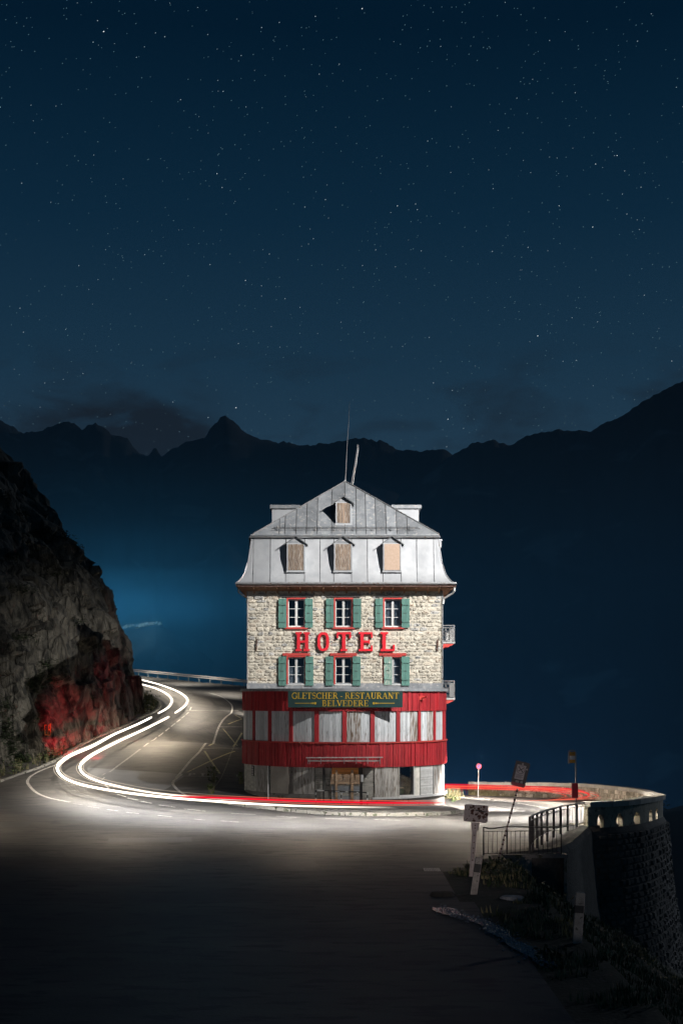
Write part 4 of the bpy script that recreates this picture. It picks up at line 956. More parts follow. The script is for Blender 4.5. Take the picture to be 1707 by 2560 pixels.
for k, p in enumerate(q):
    d = q[min(k + 1, len(q) - 1)] - q[max(k - 1, 0)]; d.normalize(); nrm = Vector((d.y, -d.x, 0)); dirs.append(nrm)
rdir = []
for k in range(len(dirs)):
    a = sum((dirs[min(max(k + j, 0), len(dirs) - 1)] for j in range(-6, 7)), Vector()); rdir.append(a.normalized())
for k, p in enumerate(q):
    nrm = rdir[k]; bz = float(tps(p.x, p.y)) if p.x > -34 else float(tps(-34, p.y))
    for h in hv:
        o_ = OFF(max(h, 0)); b = Vector((p.x - nrm.x * o_, p.y - nrm.y * o_ * .35, bz + h))
        f = facet(b, 5.2, 1.7, 1.3, 1.5) + facet(b + Vector((9, 3, 1)), 2.1, 1.8, .62, .75) + facet(b + Vector((2, 8, 5)), .85, 1.6, .26, .34)
        f += .9 * noise.noise(b * .12) + .10 * noise.noise(b * 2.4) + .05 * noise.noise(b * 5.5)
        f *= min(1, .45 + max(h, 0) / 6)
        bb = b + Vector((nrm.x, nrm.y, .22)).normalized() * f
        vs.append(tuple(bb))
fs = [(k * nh + j, (k + 1) * nh + j, (k + 1) * nh + j + 1, k * nh + j + 1) for k in range(len(q) - 1) for j in range(nh - 1)]
rk = MB().add(vs, fs); rock = rk.build('rock_cliff', 'rock', None, kind='structure')
ROCKBVH = BVHTree.FromPolygons([Vector(v) for v in vs], fs)
eye = Vector((0, 0, EYE))
def hit(px, py):
    d = (P3(px, py, 1) - eye).normalized(); r_ = ROCKBVH.ray_cast(eye, d, 400); return r_
# painted marks on the rock foot (two strokes of old orange lettering)
mb = MB()
def rockstroke(ps, w_):
    out = []
    for a, b in zip(ps, ps[1:]):
        for i in range(6):
            u = i / 5; r_ = hit(a[0] + (b[0] - a[0]) * u, a[1] + (b[1] - a[1]) * u)
            if r_[0] is not None: out.append(r_[0] + r_[1] * (.05 if r_[1].x > 0 else -.05) + Vector((.03, -.05, 0)))
    if len(out) > 1: mb.tube(out, w_, 4)
for st in ([(117, 1813), (111, 1813), (112, 1837), (118, 1836)], [(119, 1837), (121, 1812), (125, 1810), (125, 1836)], [(120, 1825), (125, 1825)], [(118, 1838), (126, 1837)]): rockstroke(st, .035)
mb.build('painted_letters', 'orange_paint', rock)

# ---------------- vegetation
rv = random.Random(21)
def leafy(mb, c, n_, s, hgt, up=.5, dirn=None):
    for _ in range(n_):
        a = rv.uniform(0, 6.283); r_ = s * rv.random() ** .5; h = rv.random() * hgt
        p = c + Vector((math.cos(a) * r_, math.sin(a) * r_, h)); l = rv.uniform(.10, .24) ; a2 = rv.uniform(0, 6.283)
        d = Vector((math.cos(a2), math.sin(a2), rv.uniform(-.2, up * 2))).normalized() * l; sd = Vector((-math.sin(a2), math.cos(a2), rv.uniform(-.4, .4))) * l * .30
        mb.add([p, p + d * .5 + sd, p + d, p + d * .5 - sd], [(0, 1, 2, 3)])
def blades(mb, c, n_, s, hgt):
    for _ in range(n_):
        a = rv.uniform(0, 6.283); p = c + Vector((math.cos(a), math.sin(a), 0)) * s * rv.random(); b = Vector((rv.uniform(-.3, .3), rv.uniform(-.3, .3), 1)) * hgt * rv.uniform(.5, 1.1)
        sd = Vector((rv.uniform(-1, 1), rv.uniform(-1, 1), 0)).normalized() * .02
        mb.add([p - sd, p + sd, p + b], [(0, 1, 2)])
weeds = MB(); straws = MB(); kq = resample(RK, .33)
for p in kq:
    for j in range(4):
        w_ = rv.uniform(.3, 2.4); x_ = p.x - w_; y_ = p.y + w_ * .25
        g = gz(x_, y_)
        if noise.noise(Vector((x_, y_, 0)) * .5) > -.25: leafy(weeds, Vector((x_, y_, g)), 7, .32, rv.uniform(.15, .65))
        if rv.random() < .35: blades(straws, Vector((x_, y_, g)), 6, .2, rv.uniform(.3, .8))
weeds.build('verge_weeds', 'leaf', None, kind='stuff'); straws.build('verge_grass', 'straw', None, kind='stuff')
# shrub patches clinging to the rock
sh = MB()
for cx_, cy_, sx0, sy0, n_ in ((20, 1830, 28, 45, 120), (35, 1880, 22, 40, 110), (55, 1900, 16, 22, 70), (105, 1700, 34, 26, 130), (85, 1720, 24, 20, 70), (60, 1600, 30, 10, 50), (170, 1340, 26, 14, 70), (195, 1370, 16, 10, 50), (90, 1340, 40, 12, 60), (10, 1770, 16, 26, 60), (120, 1668, 20, 14, 50), (12, 1250, 18, 22, 40), (230, 1750, 8, 5, 14), (60, 1480, 40, 12, 60), (150, 1440, 30, 16, 50), (30, 1400, 30, 14, 50), (200, 1560, 16, 12, 30), (60, 1290, 26, 14, 50), (90, 1800, 14, 14, 26), (15, 1940, 14, 8, 40)):
    for _ in range(n_):
        r_ = hit(rv.gauss(cx_, sx0 * .5), rv.gauss(cy_, sy0 * .5))
        if r_[0] is not None: leafy(sh, r_[0], 7, .38, .3, .2)
sh.build('cliff_shrubs', 'leaf_dark', None, kind='stuff')
isl = MB()
for _ in range(90):
    u = rv.random(); p = gp(345 + rv.random() * 45, 1745 + rv.random() * 34)
    if p.x < -14.6 - 0 * u: leafy(isl, p, 8, .5, rv.uniform(.2, .8))
isl.build('inner_bend_shrubs', 'leaf_dark', None, kind='stuff')
pb = MB()
for _ in range(70):
    p = gp(372 + rv.gauss(0, 4), 1765 + rv.gauss(0, 9)); s_ = rv.uniform(.1, .3)
    pb.add([p + Vector((rv.uniform(-1, 1), rv.uniform(-1, 1), rv.uniform(0, 1))) * s_ for _ in range(5)], [(0, 1, 2), (0, 2, 3), (0, 3, 4), (1, 2, 3), (2, 3, 4), (0, 1, 4)])
pb.build('rubble', 'white_paint', None, kind='stuff')
pl = MB()
for px, py in ((1120, 2006), (1126, 2000), (1133, 2003), (1140, 2006), (1116, 1996), (1130, 1992)): leafy(pl, gp(px, py), 6, .30, .28, .8)
pl.build('corner_weeds', 'leaf', None, kind='stuff')
pl = MB()
for k in range(12): blades(pl, gp(1116 + rv.random() * 34, 1990 + rv.random() * 14), 10, .3, .7)
pl.build('corner_grass', 'straw', None, kind='stuff')
for (px, py, sc_, lb) in ((533, 1955, 1.0, 'small orange and green weed sprouting at the bay edge line'), (528, 1985, .7, 'lower small weed growing on the dark bay beside the road'), (603, 1960, .8, 'small weed against the white brick corner of the hotel')):
    g = gp(px, py); t_ = thing('weed', g, lb, 'weed'); m1 = MB(); leafy(m1, g, int(60 * sc_), .3 * sc_, .8 * sc_, .8); m1.build('leaves', 'leaf', t_); m2 = MB(); blades(m2, g, 16, .12, .9 * sc_); m2.build('stem', 'straw', t_)
# rough grass on the near verge and around the wall foot
gr = MB(); gs = MB()
for _ in range(4200):
    y_ = rv.uniform(25, 56); x_ = float(VE(min(y_, 49))) + rv.uniform(.2, 10)
    if y_ > 46.5 and x_ < 9.5: continue
    if noise.noise(Vector((x_, y_, 4)) * .45) < -.12: continue
    if noise.noise(Vector((x_, y_, 9)) * .3) > .1: leafy(gr, Vector((x_, y_, gz(x_, y_))), 3, .2, .2)
    blades(gs if rv.random() < .5 else gr, Vector((x_, y_, gz(x_, y_))), 9, .25, rv.uniform(.08, .30))
gr.build('verge_grass_green', 'leaf_dark', None, kind='stuff'); gs.build('verge_grass_dry', 'straw', None, kind='stuff')
# trickle of water over pebbles
st = [gp(*p) for p in ((1100, 2272), (1130, 2288), (1175, 2298), (1225, 2318), (1262, 2345), (1310, 2375), (1380, 2420))]
sq = resample(st, .12); vs = []; fs = []
for k, p in enumerate(sq):
    d = sq[min(k + 1, len(sq) - 1)] - sq[max(k - 1, 0)]; d.z = 0; d.normalize(); l = Vector((-d.y, d.x, 0)); w_ = .20 + .22 * noise.noise(Vector((k * .11, 0, 0)))
    for j in range(-3, 4):
        a = p + l * w_ * j / 3; vs.append((a.x, a.y, gz(a.x, a.y) + .035 + .012 * noise.noise(a * 9)))
    if k: fs += [((k - 1) * 7 + j, (k - 1) * 7 + j + 1, k * 7 + j + 1, k * 7 + j) for j in range(6)]
MB().add(vs, fs).build('water', 'water', None, kind='structure', smooth=True)
pb = MB()
for _ in range(700):
    p = sq[rv.randrange(len(sq))] + Vector((rv.gauss(0, .16), rv.gauss(0, .26), 0)); p.z = gz(p.x, p.y) + .03; s_ = rv.uniform(.02, .06)
    v8 = [p + Vector((a * rv.uniform(.5, 1), b * rv.uniform(.5, 1), c * .6 * rv.uniform(.5, 1))) * s_ for a, b, c in ((1, 0, 0), (0, 1, 0), (-1, 0, 0), (0, -1, 0), (0, 0, 1), (0, 0, -1))]
    pb.add(v8, [(0, 1, 4), (1, 2, 4), (2, 3, 4), (3, 0, 4), (1, 0, 5), (2, 1, 5), (3, 2, 5), (0, 3, 5)])
pb.build('pebbles', 'pebble', None, kind='stuff')
# boulders on the verge
for i, (px, py, s_, lb) in enumerate(((1280, 2250, .30, 'pale flat stone lying in the grass below the rail wall'), (1105, 2240, .30, 'grey stone lying at the road edge near the striped marker post'))):
    p = gp(px, py); mb = MB(); vv = []
    for a in range(5):
        for b in range(9):
            th, ph = math.pi * a / 4, 2 * math.pi * b / 9; d = Vector((math.sin(th) * math.cos(ph) * 1.3, math.sin(th) * math.sin(ph), math.cos(th) * .45)); vv.append(p + d * s_ * (1 + .25 * noise.noise(d * 2 + Vector((i * 7, 0, 0)))))
    fs = [(a * 9 + b, (a + 1) * 9 + b, (a + 1) * 9 + (b + 1) % 9, a * 9 + (b + 1) % 9) for a in range(4) for b in range(9)]
    mb.add(vv, fs).build('boulder', 'curtain' if i == 0 else 'rock', None, label=lb, cat='stone')

# ================================================================== bastion parapet and retaining wall
PW = [Vector((a, b, 0)) for a, b in WALL[3:]]          # from the railing end round to the far side
ptop = lambda y: float(np.interp(y, [58, 59, 61.3, 66.6, 72, 79, 85, 91, 95, 97.5], [1.17, 1.15, 1.09, .82, .46, .11, -.13, -.31, -.41, -.48]))
pq = resample(PW[:-1] + [Vector((9.0, 97.5, 0))], .25)
norm = []
for k in range(len(pq)):
    d = pq[min(k + 1, len(pq) - 1)] - pq[max(k - 1, 0)]; d.normalize(); norm.append(Vector((d.y, -d.x, 0)))   # outward
par = thing('parapet_wall', (pq[0].x, pq[0].y, ptop(58) - 1.05), 'curved stone parapet around the outer hairpin with pale coping and scupper holes', 'wall')
# distance along; scuppers
cum = [0]
for a, b in zip(pq, pq[1:]): cum.append(cum[-1] + (b - a).length)
def at(s_):
    i = min(max(int(np.searchsorted(cum, s_)) - 1, 0), len(pq) - 2); u = (s_ - cum[i]) / (cum[i + 1] - cum[i]); return pq[i].lerp(pq[i + 1], u), norm[i].lerp(norm[i + 1], u).normalized()
def s_at_px(px):   # arc position whose outer face shows at column px (near side)
    best = min(range(0, 1200), key=lambda i: abs(853.5 + FOC * (at(i * .015)[0] + at(i * .015)[1] * .22).x / (at(i * .015)[0] + at(i * .015)[1] * .22).y - px)); return best * .015
SC = [s_at_px(p) for p in (1504, 1553, 1596, 1630, 1645)]
if SC[4] <= SC[3] + .8: SC[4] = SC[3] + 1.6
def hw(s_):
    p, nr = at(s_); v = Vector((p.x, p.y, 0)).normalized(); return min(.5, .125 / max(.2, -nr.dot(v)))
cuts = sorted([0, cum[-1]] + [v for s_ in SC for v in (s_ - hw(s_), s_ + hw(s_))])
def wseg(mb, s0, s1, o0, o1, zb, zt, step=.5):
    """zb, zt: functions of y"""
    n_ = max(1, int((s1 - s0) / step)); vs = []
    for k in range(n_ + 1):
        p, nr = at(s0 + (s1 - s0) * k / n_)
        for o_, z_ in ((o0, zb), (o1, zb), (o1, zt), (o0, zt)):
            a = p + nr * o_; vs.append((a.x, a.y, z_(p.y)))
    fs = [(4 * k + j, 4 * k + 4 + j, 4 * k + 4 + (j + 1) % 4, 4 * k + (j + 1) % 4) for k in range(n_) for j in range(4)] + [(0, 1, 2, 3), (4 * n_ + 3, 4 * n_ + 2, 4 * n_ + 1, 4 * n_)]
    mb.add(vs, fs)
body = MB()
for a, b in zip(cuts, cuts[1:]):
    mid = (a + b) / 2; hole = any(abs(mid - s_) < .10 for s_ in SC)
    if hole: wseg(body, a, b, -.12, .14, lambda y: ptop(y) - .56, lambda y: ptop(y) - .22, .5)
    else: wseg(body, a, b, -.12, .14, lambda y: ptop(y) - 1.25, lambda y: ptop(y) - .22)
body.build('parapet_body', 'masonry', par)
for s_ in SC:   # pointed heads of the scuppers
    for sg in (-1, 1):
        p, nr = at(s_); tdir = Vector((-nr.y, nr.x, 0)) * -1
        z0 = ptop(p.y) - .76; z1 = ptop(p.y) - .55
        a1 = p + tdir * sg * (hw(s_) + .002); a2 = p + tdir * sg * hw(s_) * .35
        MB().add([(*(a1 + nr * o_).xy, z0) for o_ in (-.11, .13)] + [(*(a1 + nr * o_).xy, z1) for o_ in (-.11, .13)] + [(*(a2 + nr * o_).xy, z1) for o_ in (-.11, .13)],
                 [(0, 1, 3, 2), (2, 3, 5, 4), (0, 4, 5, 1), (0, 2, 4), (1, 5, 3)]).build('scupper_head', 'masonry', par)
mb = MB(); wseg(mb, .2, cum[-1] * .5, -1.3, -.11, lambda y: ptop(y) - 1.25, lambda y: ptop(y) - .99, .6); mb.build('gutter_strip', 'masonry', par)
# coping slabs
L = cum[-1]; n_ = 40
for k in range(n_):
    mb = MB(); j_ = rv.uniform(-.01, .01); wseg(mb, L * k / n_ + .012, L * (k + 1) / n_ - .012, -.29 + j_, .27 + j_, lambda y: ptop(y) - .22 + .003, lambda y, j=j_: ptop(y) + j, .6); mb.build('coping_stone', 'coping', par)
# inner face rubble stones (far half, what the camera sees)
small = MB(); cnt = 0
s_ = cum[-1] * .30
rows = 3
for r_ in range(rows):
    s_ = cum[-1] * .30 + rv.uniform(0, .3)
    while s_ < cum[-1] - .4:
        w_ = rv.uniform(.22, .48); mb = MB(); lo = -1.02 + r_ * .265; hi = lo + rv.uniform(.21, .25); o_ = rv.uniform(.21, .26)
        wseg(mb, s_, s_ + w_ - .03, -o_ + .04, -.11, lambda y: ptop(y) + lo, lambda y: ptop(y) + hi, 1); s_ += w_
        if cnt < 290: mb.build('stone', rv.choice(('masonry', 'masonry', 'stone_ochre')), par); cnt += 1
        else: small.add(mb.v, mb.f)
if small.v: small.build('small_stones', 'masonry', par, kind='stuff')
# retaining wall beneath: battered body and rough blocks
ret = thing('retaining_wall', (pq[0].x, pq[0].y, -9), 'tall dark battered retaining wall of rough stone blocks below the curved parapet', 'wall')
tq = [Vector((a, b, 0)) for a, b in WALL[:4]]
Ls = cum[-1] * .62
nS = 80; lv = [(-1.08, .15), (-1.3, .28), (-4, .55), (-8, 1.1), (-14, 2.0), (-22, 3.4)]
vs = []; nl = len(lv)
for k in range(nS + 1):
    p, nr = at(Ls * k / nS)
    for dz, o_ in lv: a = p + nr * o_; vs.append((a.x, a.y, ptop(p.y) + dz))
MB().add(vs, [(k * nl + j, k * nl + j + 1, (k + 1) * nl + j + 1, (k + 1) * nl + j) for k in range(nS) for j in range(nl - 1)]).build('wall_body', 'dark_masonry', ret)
wseg_ = MB(); vs = []
lq = resample(tq, .4) + [pq[1], pq[2], pq[3]]
for k, p in enumerate(lq):
    d = lq[min(k + 1, len(lq) - 1)] - lq[max(k - 1, 0)]; d.normalize(); nr = Vector((d.y, -d.x, 0)); u = k / (len(lq) - 1)
    top = gz(p.x - nr.x * .5, p.y - nr.y * .5) + .05
    for dz, o_ in [(-1.05, -.25)] + lv[:4]: a = p + nr * o_; vs.append((a.x, a.y, top + 1.05 + min(dz, -1.05) if o_ < .25 else top + 1.05 + dz))
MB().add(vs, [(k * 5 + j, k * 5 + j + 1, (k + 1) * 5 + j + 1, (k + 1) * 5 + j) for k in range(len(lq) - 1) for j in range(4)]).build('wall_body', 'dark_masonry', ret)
# rough facing blocks on the outward bulge
blocks = []
z_ = -1.35
while z_ > -11:
    hh = rv.uniform(.22, .32); s_ = rv.uniform(0, .4)
    while s_ < Ls * .82:
        w_ = rv.uniform(.3, .6); blocks.append((s_, w_, z_, hh)); s_ += w_
    z_ -= hh
def block(mb, b):
    s_, w_, z_, hh = b; p0, n0 = at(s_ + .02); p1, n1 = at(s_ + w_ - .02); of = lambda dz: float(np.interp(-dz, [.95, 1.3, 4, 8, 14], [.24, .28, .55, 1.1, 2.0]))
    dp = rv.uniform(.04, .15); ring = []; t0 = ptop((p0.y + p1.y) / 2)
    for (p, nr), dz in (((p0, n0), z_ - hh + .03), ((p1, n1), z_ - hh + .03), ((p1, n1), z_ - .01), ((p0, n0), z_ - .01)): a = p + nr * of(dz); ring.append(Vector((a.x, a.y, t0 + dz)))
    c = sum(ring, Vector()) / 4; nr = (n0 + n1).normalized(); r2 = [c + (v - c) * rv.uniform(.55, .8) + nr * dp * rv.uniform(.6, 1.2) for v in ring]
    mb.add(ring + r2, [(0, 1, 5, 4), (1, 2, 6, 5), (2, 3, 7, 6), (3, 0, 4, 7), (4, 5, 6, 7)])
vis = [b for b in blocks if 853.5 + FOC * at(b[0])[0].x / at(b[0])[0].y > 1560]
rv.shuffle(vis); rest = MB()
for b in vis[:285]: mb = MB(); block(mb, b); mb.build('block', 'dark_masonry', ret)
vs_ = set(vis)
for b in vis[285:] + [b for b in blocks if b not in vs_]: block(rest, b)
rest.build('small_blocks', 'dark_masonry', ret, kind='stuff')
# tufts growing from the wall rim
for px, py, D_, lb in ((1655, 2022, 75, 'pale leafy tuft growing out of the wall rim below the last scupper'), (1658, 2085, 74, 'dry tuft growing from the retaining wall face lower down')):
    c = P3(px, py, D_); t_ = thing('wall_plant', c, lb, 'plant'); m1 = MB(); leafy(m1, c + Vector((0, 0, -.2)), 46, .38, .6, .5); m1.build('leaves', 'straw', t_); m2 = MB(); blades(m2, c + Vector((-.1, 0, -.25)), 12, .1, .5); m2.build('stem', 'straw', t_)
# outer coping end block where railing meets parapet
# far low rubble wall with gate pillar
lw = thing('low_stone_wall', P3(1250, 1993, 97), 'low rubble wall overgrown with grass, between the yellow posts and the pale pillar', 'wall')
x0, x1 = P3(1186, 0, 97.5).x, P3(1311, 0, 97.5).x; zb = P3(0, 1996, 97.5).z; zt = P3(0, 1969, 97.5).z
MB().box(x0, x1, 97.5, 97.9, zb - .3, zt - .02).build('wall_body', 'masonry', lw)
for r_ in range(3):
    x_ = x0
    while x_ < x1 - .1:
        w_ = rv.uniform(.16, .34); w_ = min(w_, x1 - x_); hh = (zt - zb) / 3; MB().box(x_ + .01, x_ + w_ - .01, 97.5 - rv.uniform(.03, .09), 97.5, zb + r_ * hh + .01, zb + (r_ + 1) * hh - .01).build('stone', rv.choice(('masonry', 'stone_ochre')), lw); x_ += w_
gp_ = thing('gate_pillar', P3(1318, 1993, 96.8), 'pale square concrete pillar between the low wall and the parapet', 'pillar')
a, b = P3(1311.5, 0, 96.8).x, P3(1325, 0, 96.8).x; MB().box(a, b, 96.6, 97.0, P3(0, 1996, 97).z, P3(0, 1966, 97).z).build('shaft', 'coping', gp_); MB().box(a - .03, b + .03, 96.57, 97.03, P3(0, 1966, 97).z, P3(0, 1963.5, 97).z).build('cap', 'coping', gp_)
fg = MB()
for _ in range(420): x_ = rv.uniform(x0 - .5, x1 + .4); fg_z = gz(x_, 97.0); blades(fg, Vector((x_, 96.9 + rv.uniform(-.3, .3), max(fg_z, zb))), 5, .12, rv.uniform(.25, .75))
fg.build('wall_foot_grass', 'straw', None, kind='stuff')
# barrier of coloured posts
br = thing('post_barrier', P3(1150, 1985, 98), 'low barrier of thin red and yellow posts behind the hotel corner', 'barrier')
for px, w_, m, y0, y1 in ((1104, 2.5, 'yellow_post', 1968, 1985), (1112, 1.2, 'sign_red', 1968, 1985), (1124.5, 2.6, 'yellow_post', 1967, 1978), (1132, 1.2, 'sign_red', 1975, 1986), (1144, 1.4, 'sign_red', 1968, 1986), (1148.5, 2.0, 'yellow_post', 1966, 1976), (1153.5, 1.6, 'sign_red', 1968, 1986), (1165.5, 1.2, 'sign_red', 1974, 1985), (1169.5, 3.2, 'yellow_post', 1963, 1975), (1177, 1.8, 'sign_red', 1967, 1985)):
    MB().bar(P3(px, y1, 98.2), P3(px, y0, 98.2), w_ * .028, .05).build('post', m, br)
for y_ in (1970, 1975.5): MB().bar(P3(1100, y_, 98.25), P3(1186, y_, 98.25), .03, .03).build('rail', 'rust', br)
# fallen aerial on the pillar side
ae = thing('aerial', P3(1268, 1966, 97.2), 'small white aerial with cross rods standing on the low wall', 'aerial')
MB().bar(P3(1268, 1969, 97.7), P3(1268, 1956, 97.7), .03, .03).build('mast', 'window_white', ae)
for a, b in (((1262, 1954), (1276, 1960)), ((1264, 1952), (1263, 1958)), ((1270, 1955), (1269, 1961))): MB().bar(P3(*a, 97.7), P3(*b, 97.7), .03, .03).build('rod', 'window_white', ae)

# ================================================================== signs
def disc(mb, c, r_, y0, y1, n_=24, r2=0):
    mb.prism([(c[0] + r_ * math.cos(a), c[1] + r_ * math.sin(a)) for a in np.linspace(0, 2 * math.pi, n_ + 1)[:-1]], 'y', y0, y1); return mb
D_ = 90.0; c = P3(1196.5, 1916, D_); zg = gz(c.x, D_)
s1 = thing('no_parking_sign', (c.x, D_, zg), 'round red and blue no parking sign on a thin pole behind the red light streaks', 'sign')
MB().tube([(c.x - .05, D_ + .06, zg), (c.x - .01, D_ + .06, c.z + .1)], .03, 8).build('pole', 'steel', s1)
pl_ = disc(MB(), (c.x, c.z), .175, D_ - .01, D_ + .01).build('sign_plate', 'sign_red', s1)
disc(MB(), (c.x, c.z), .115, D_ - .016, D_ - .01).build('blue_field', 'sign_blue', pl_)
MB().bar((c.x - .085, D_ - .02, c.z + .085), (c.x + .085, D_ - .02, c.z - .085), .035, .006, up=(0, 1, 0)).build('red_slash', 'sign_red', pl_)
MB().bar((c.x - .08, D_ + .05, c.z - .32), (c.x - .0, D_ + .05, c.z - .32), .03, .05).build('clamp', 'steel', s1)
# leaning drone sign
D_ = 48.0; q_ = D_ / FOC
base = P3(1245, 2154, D_); base.z = gz(base.x, D_) - .05
s2 = thing('drone_ban_sign', base, 'tilted dark notice with crossed-out drone on a spotted leaning pole', 'sign')
top = P3(1293, 1972, D_)
MB().tube([base, top], .03, 8).build('pole', 'rusty_white', s2)
L_ = (top - base).length; dv = (top - base) / L_
for k in range(16):
    a = base + dv * (L_ * (k + .3) / 16); MB().tube([a, a + dv * .06], .034, 8).build('rust_spot', 'rust', s2)
cx_, cz_ = P3(1299.5, 1935, D_).x, P3(0, 1935, D_).z; an = R(-13.5)
def rot(px_, pz_): return (cx_ + px_ * math.cos(an) - pz_ * math.sin(an), cz_ + px_ * math.sin(an) + pz_ * math.cos(an))
def rrect(w_, h_, r_, dx=0, dz=0):
    out = []
    for sx0, sz0, a0 in ((1, 1, 0), (-1, 1, 90), (-1, -1, 180), (1, -1, 270)):
        for i in range(4): a = R(a0 + i * 30); out.append(rot(dx + sx0 * (w_ / 2 - r_) + r_ * math.cos(a), dz + sz0 * (h_ / 2 - r_) + r_ * math.sin(a)))
    return out
yy = D_ - .05
sp = MB().prism(rrect(.50, .86, .06), 'y', yy - .015, yy + .015).build('sign_plate', 'plate_black', s2)
MB().prism(rrect(.31, .50, .01, -.02, .06), 'y', yy - .020, yy - .016).build('notice_sheet', 'plate_white', sp)
def ring(r0, r1, dx, dz, y0, y1, n_=24):
    mb = MB(); vs = []
    for y_ in (y0, y1):
        for r_ in (r0, r1): vs += [(*rot(dx + r_ * math.cos(a), dz + r_ * math.sin(a)), y_) for a in np.linspace(0, 2 * math.pi, n_ + 1)[:-1]]
    vs = [(a, c_, b) for a, b, c_ in vs]; fs = []
    for k in range(n_):
        j = (k + 1) % n_; fs += [(k, j, n_ + j, n_ + k), (k, 2 * n_ + k, 2 * n_ + j, j), (n_ + k, n_ + j, 3 * n_ + j, 3 * n_ + k)]
    return mb.add(vs, fs)
ring(.125, .14, -.02, .15, yy - .026, yy - .020).build('ban_ring', 'plate_black', sp)
def rbar(x0, z0, x1, z1, w_, y0, nm, m, par_):
    a, b = Vector(rot(x0, z0)), Vector(rot(x1, z1)); d = (b - a).normalized(); n__ = Vector((-d.y, d.x)) * w_ / 2
    MB().prism([(v.x, v.y) for v in (a - n__, b - n__, b + n__, a + n__)], 'y', y0, y0 + .005).build(nm, m, par_)
rbar(-.10, .24, .07, .06, .014, yy - .026, 'ban_slash', 'plate_black', sp)
for dx_, dz_ in ((-.05, .045), (.05, .045), (-.05, -.045), (.05, -.045)):
    rbar(-.02, .15, -.02 + dx_, .15 + dz_, .018, yy - .032, 'drone_arm', 'plate_black', sp); ring(.001, .022, -.02 + dx_ * 1.2, .15 + dz_ * 1.2, yy - .033, yy - .028, 10).build('drone_rotor', 'plate_black', sp)
rbar(-.055, .15, .015, .15, .045, yy - .036, 'drone_body', 'plate_black', sp)
for k in range(4): rbar(-.15, -.03 - k * .033, .10 - (k % 2) * .06, -.03 - k * .033, .010, yy - .026, 'print_line', 'plate_black', sp)
for dx_, dz_, r_ in ((.0, .355, .035), (.18, .20, .030)): ring(.001, r_, dx_, dz_, yy - .022, yy - .016, 14).build('sticker', 'plate_white', sp)
MB().prism(rrect(.12, .07, .01, -.05, -.27), 'y', yy - .022, yy - .016).build('sticker', 'rusty_white', sp); MB().prism(rrect(.08, .07, .01, .10, -.26), 'y', yy - .022, yy - .016).build('sticker', 'plate_white', sp)
MB().prism(rrect(.46, .10, .02, 0, -.36), 'y', yy - .020, yy - .016).build('sticker', 'bus_box', sp)
# bus stop post
D_ = 57.0; b0 = P3(1438.5, 2068, D_); b0.z = gz(b0.x, D_); zt = P3(0, 1876, D_).z; X_ = b0.x; xl = P3(1420.5, 0, D_).x
s3 = thing('bus_stop_post', b0, 'tall bus stop post with yellow and white flag behind the curved railing', 'bus stop')
MB().tube([(X_, D_, b0.z - .1), (X_, D_, zt - .10), (X_ - .04, D_, zt - .02), (X_ - .12, D_, zt), (xl + .08, D_, zt), (xl + .02, D_, zt - .03), (xl, D_, zt - .10), (xl, D_, P3(0, 1909, D_).z)], .028, 8).build('pole', 'curtain', s3)
fp = lambda y_: P3(0, y_, D_).z
fl = MB().box(xl + .03, X_ - .03, D_ - .012, D_ + .012, fp(1907.5), fp(1880)).build('flag', 'bus_yellow', s3)
MB().box(xl + .032, X_ - .032, D_ - .018, D_ - .012, fp(1899), fp(1889.5)).build('white_band', 'bus_white', fl)
MB().bar((xl + .13, D_ - .016, fp(1884.5)), (X_ - .08, D_ - .016, fp(1884)), .02, .01).build('print_line', 'plate_black', fl)
MB().box(P3(1427.5, 0, D_).x, P3(1443, 0, D_).x, D_ - .12, D_ - .03, fp(1995), fp(1957.5)).build('timetable_box', 'bus_box', s3)
# rusty sign back
D_ = 43.4; q_ = D_ / FOC; base = P3(1177, 2192, D_); base.z = gz(base.x, D_) - .05
s4 = thing('rusty_sign', base, 'white rust-eaten rectangular sign plate on a wide post near the flat railing', 'sign')
top = P3(1186, 2070, D_)
MB().bar(base, top, .135, .06).build('post', 'rusty_white', s4)
nk = [P3(*p, D_) for p in ((1178, 2076), (1195, 2076.5), (1198, 2057), (1176, 2055))]
MB().prism([(v.x, v.z) for v in nk], 'y', D_ - .045, D_ - .032).build('neck_plate', 'rusty_white', s4)
co_ = [(1157.5, 2050), (1161, 2053), (1213, 2057.5), (1217, 2054), (1220, 2018), (1217, 2014), (1164, 2010), (1160, 2013)]
pp_ = [P3(*p, D_) for p in co_]; rp_ = MB().prism([(v.x, v.z) for v in pp_], 'y', D_ - .075, D_ - .050).build('sign_plate', 'rusty_white', s4)
r9 = random.Random(4)
for k in range(46):
    px, py = r9.uniform(1163, 1216), r9.uniform(2016, 2052); s_ = r9.choice((.02, .025, .03, .045, .055)); c = P3(px, py + (px - 1190) * .07, D_)
    MB().prism([(c.x + s_ * r9.uniform(.6, 1.1) * math.cos(a), c.z + s_ * r9.uniform(.6, 1.1) * math.sin(a)) for a in np.linspace(0, 6.28, 8)[:-1]], 'y', D_ - .0775 - .00005 * k, D_ - .075).build('rust_spot', 'rust', rp_)
a, b = P3(1186.5, 2024.5, D_), P3(1212.5, 2029.5, D_); MB().bar(a + Vector((0, -.079, 0)), b + Vector((0, -.079, 0)), .008, .035).build('slot', 'post_black', rp_)
for py in (2063, 2070, 2088, 2106, 2120, 2132, 2150): c = P3(1186.5 - (py - 2070) * .075, py, D_); disc(MB(), (c.x, c.z), .022, D_ - .048 if py < 2076 else D_ - .034, D_ - .03, 8).build('rust_spot', 'rust', s4)
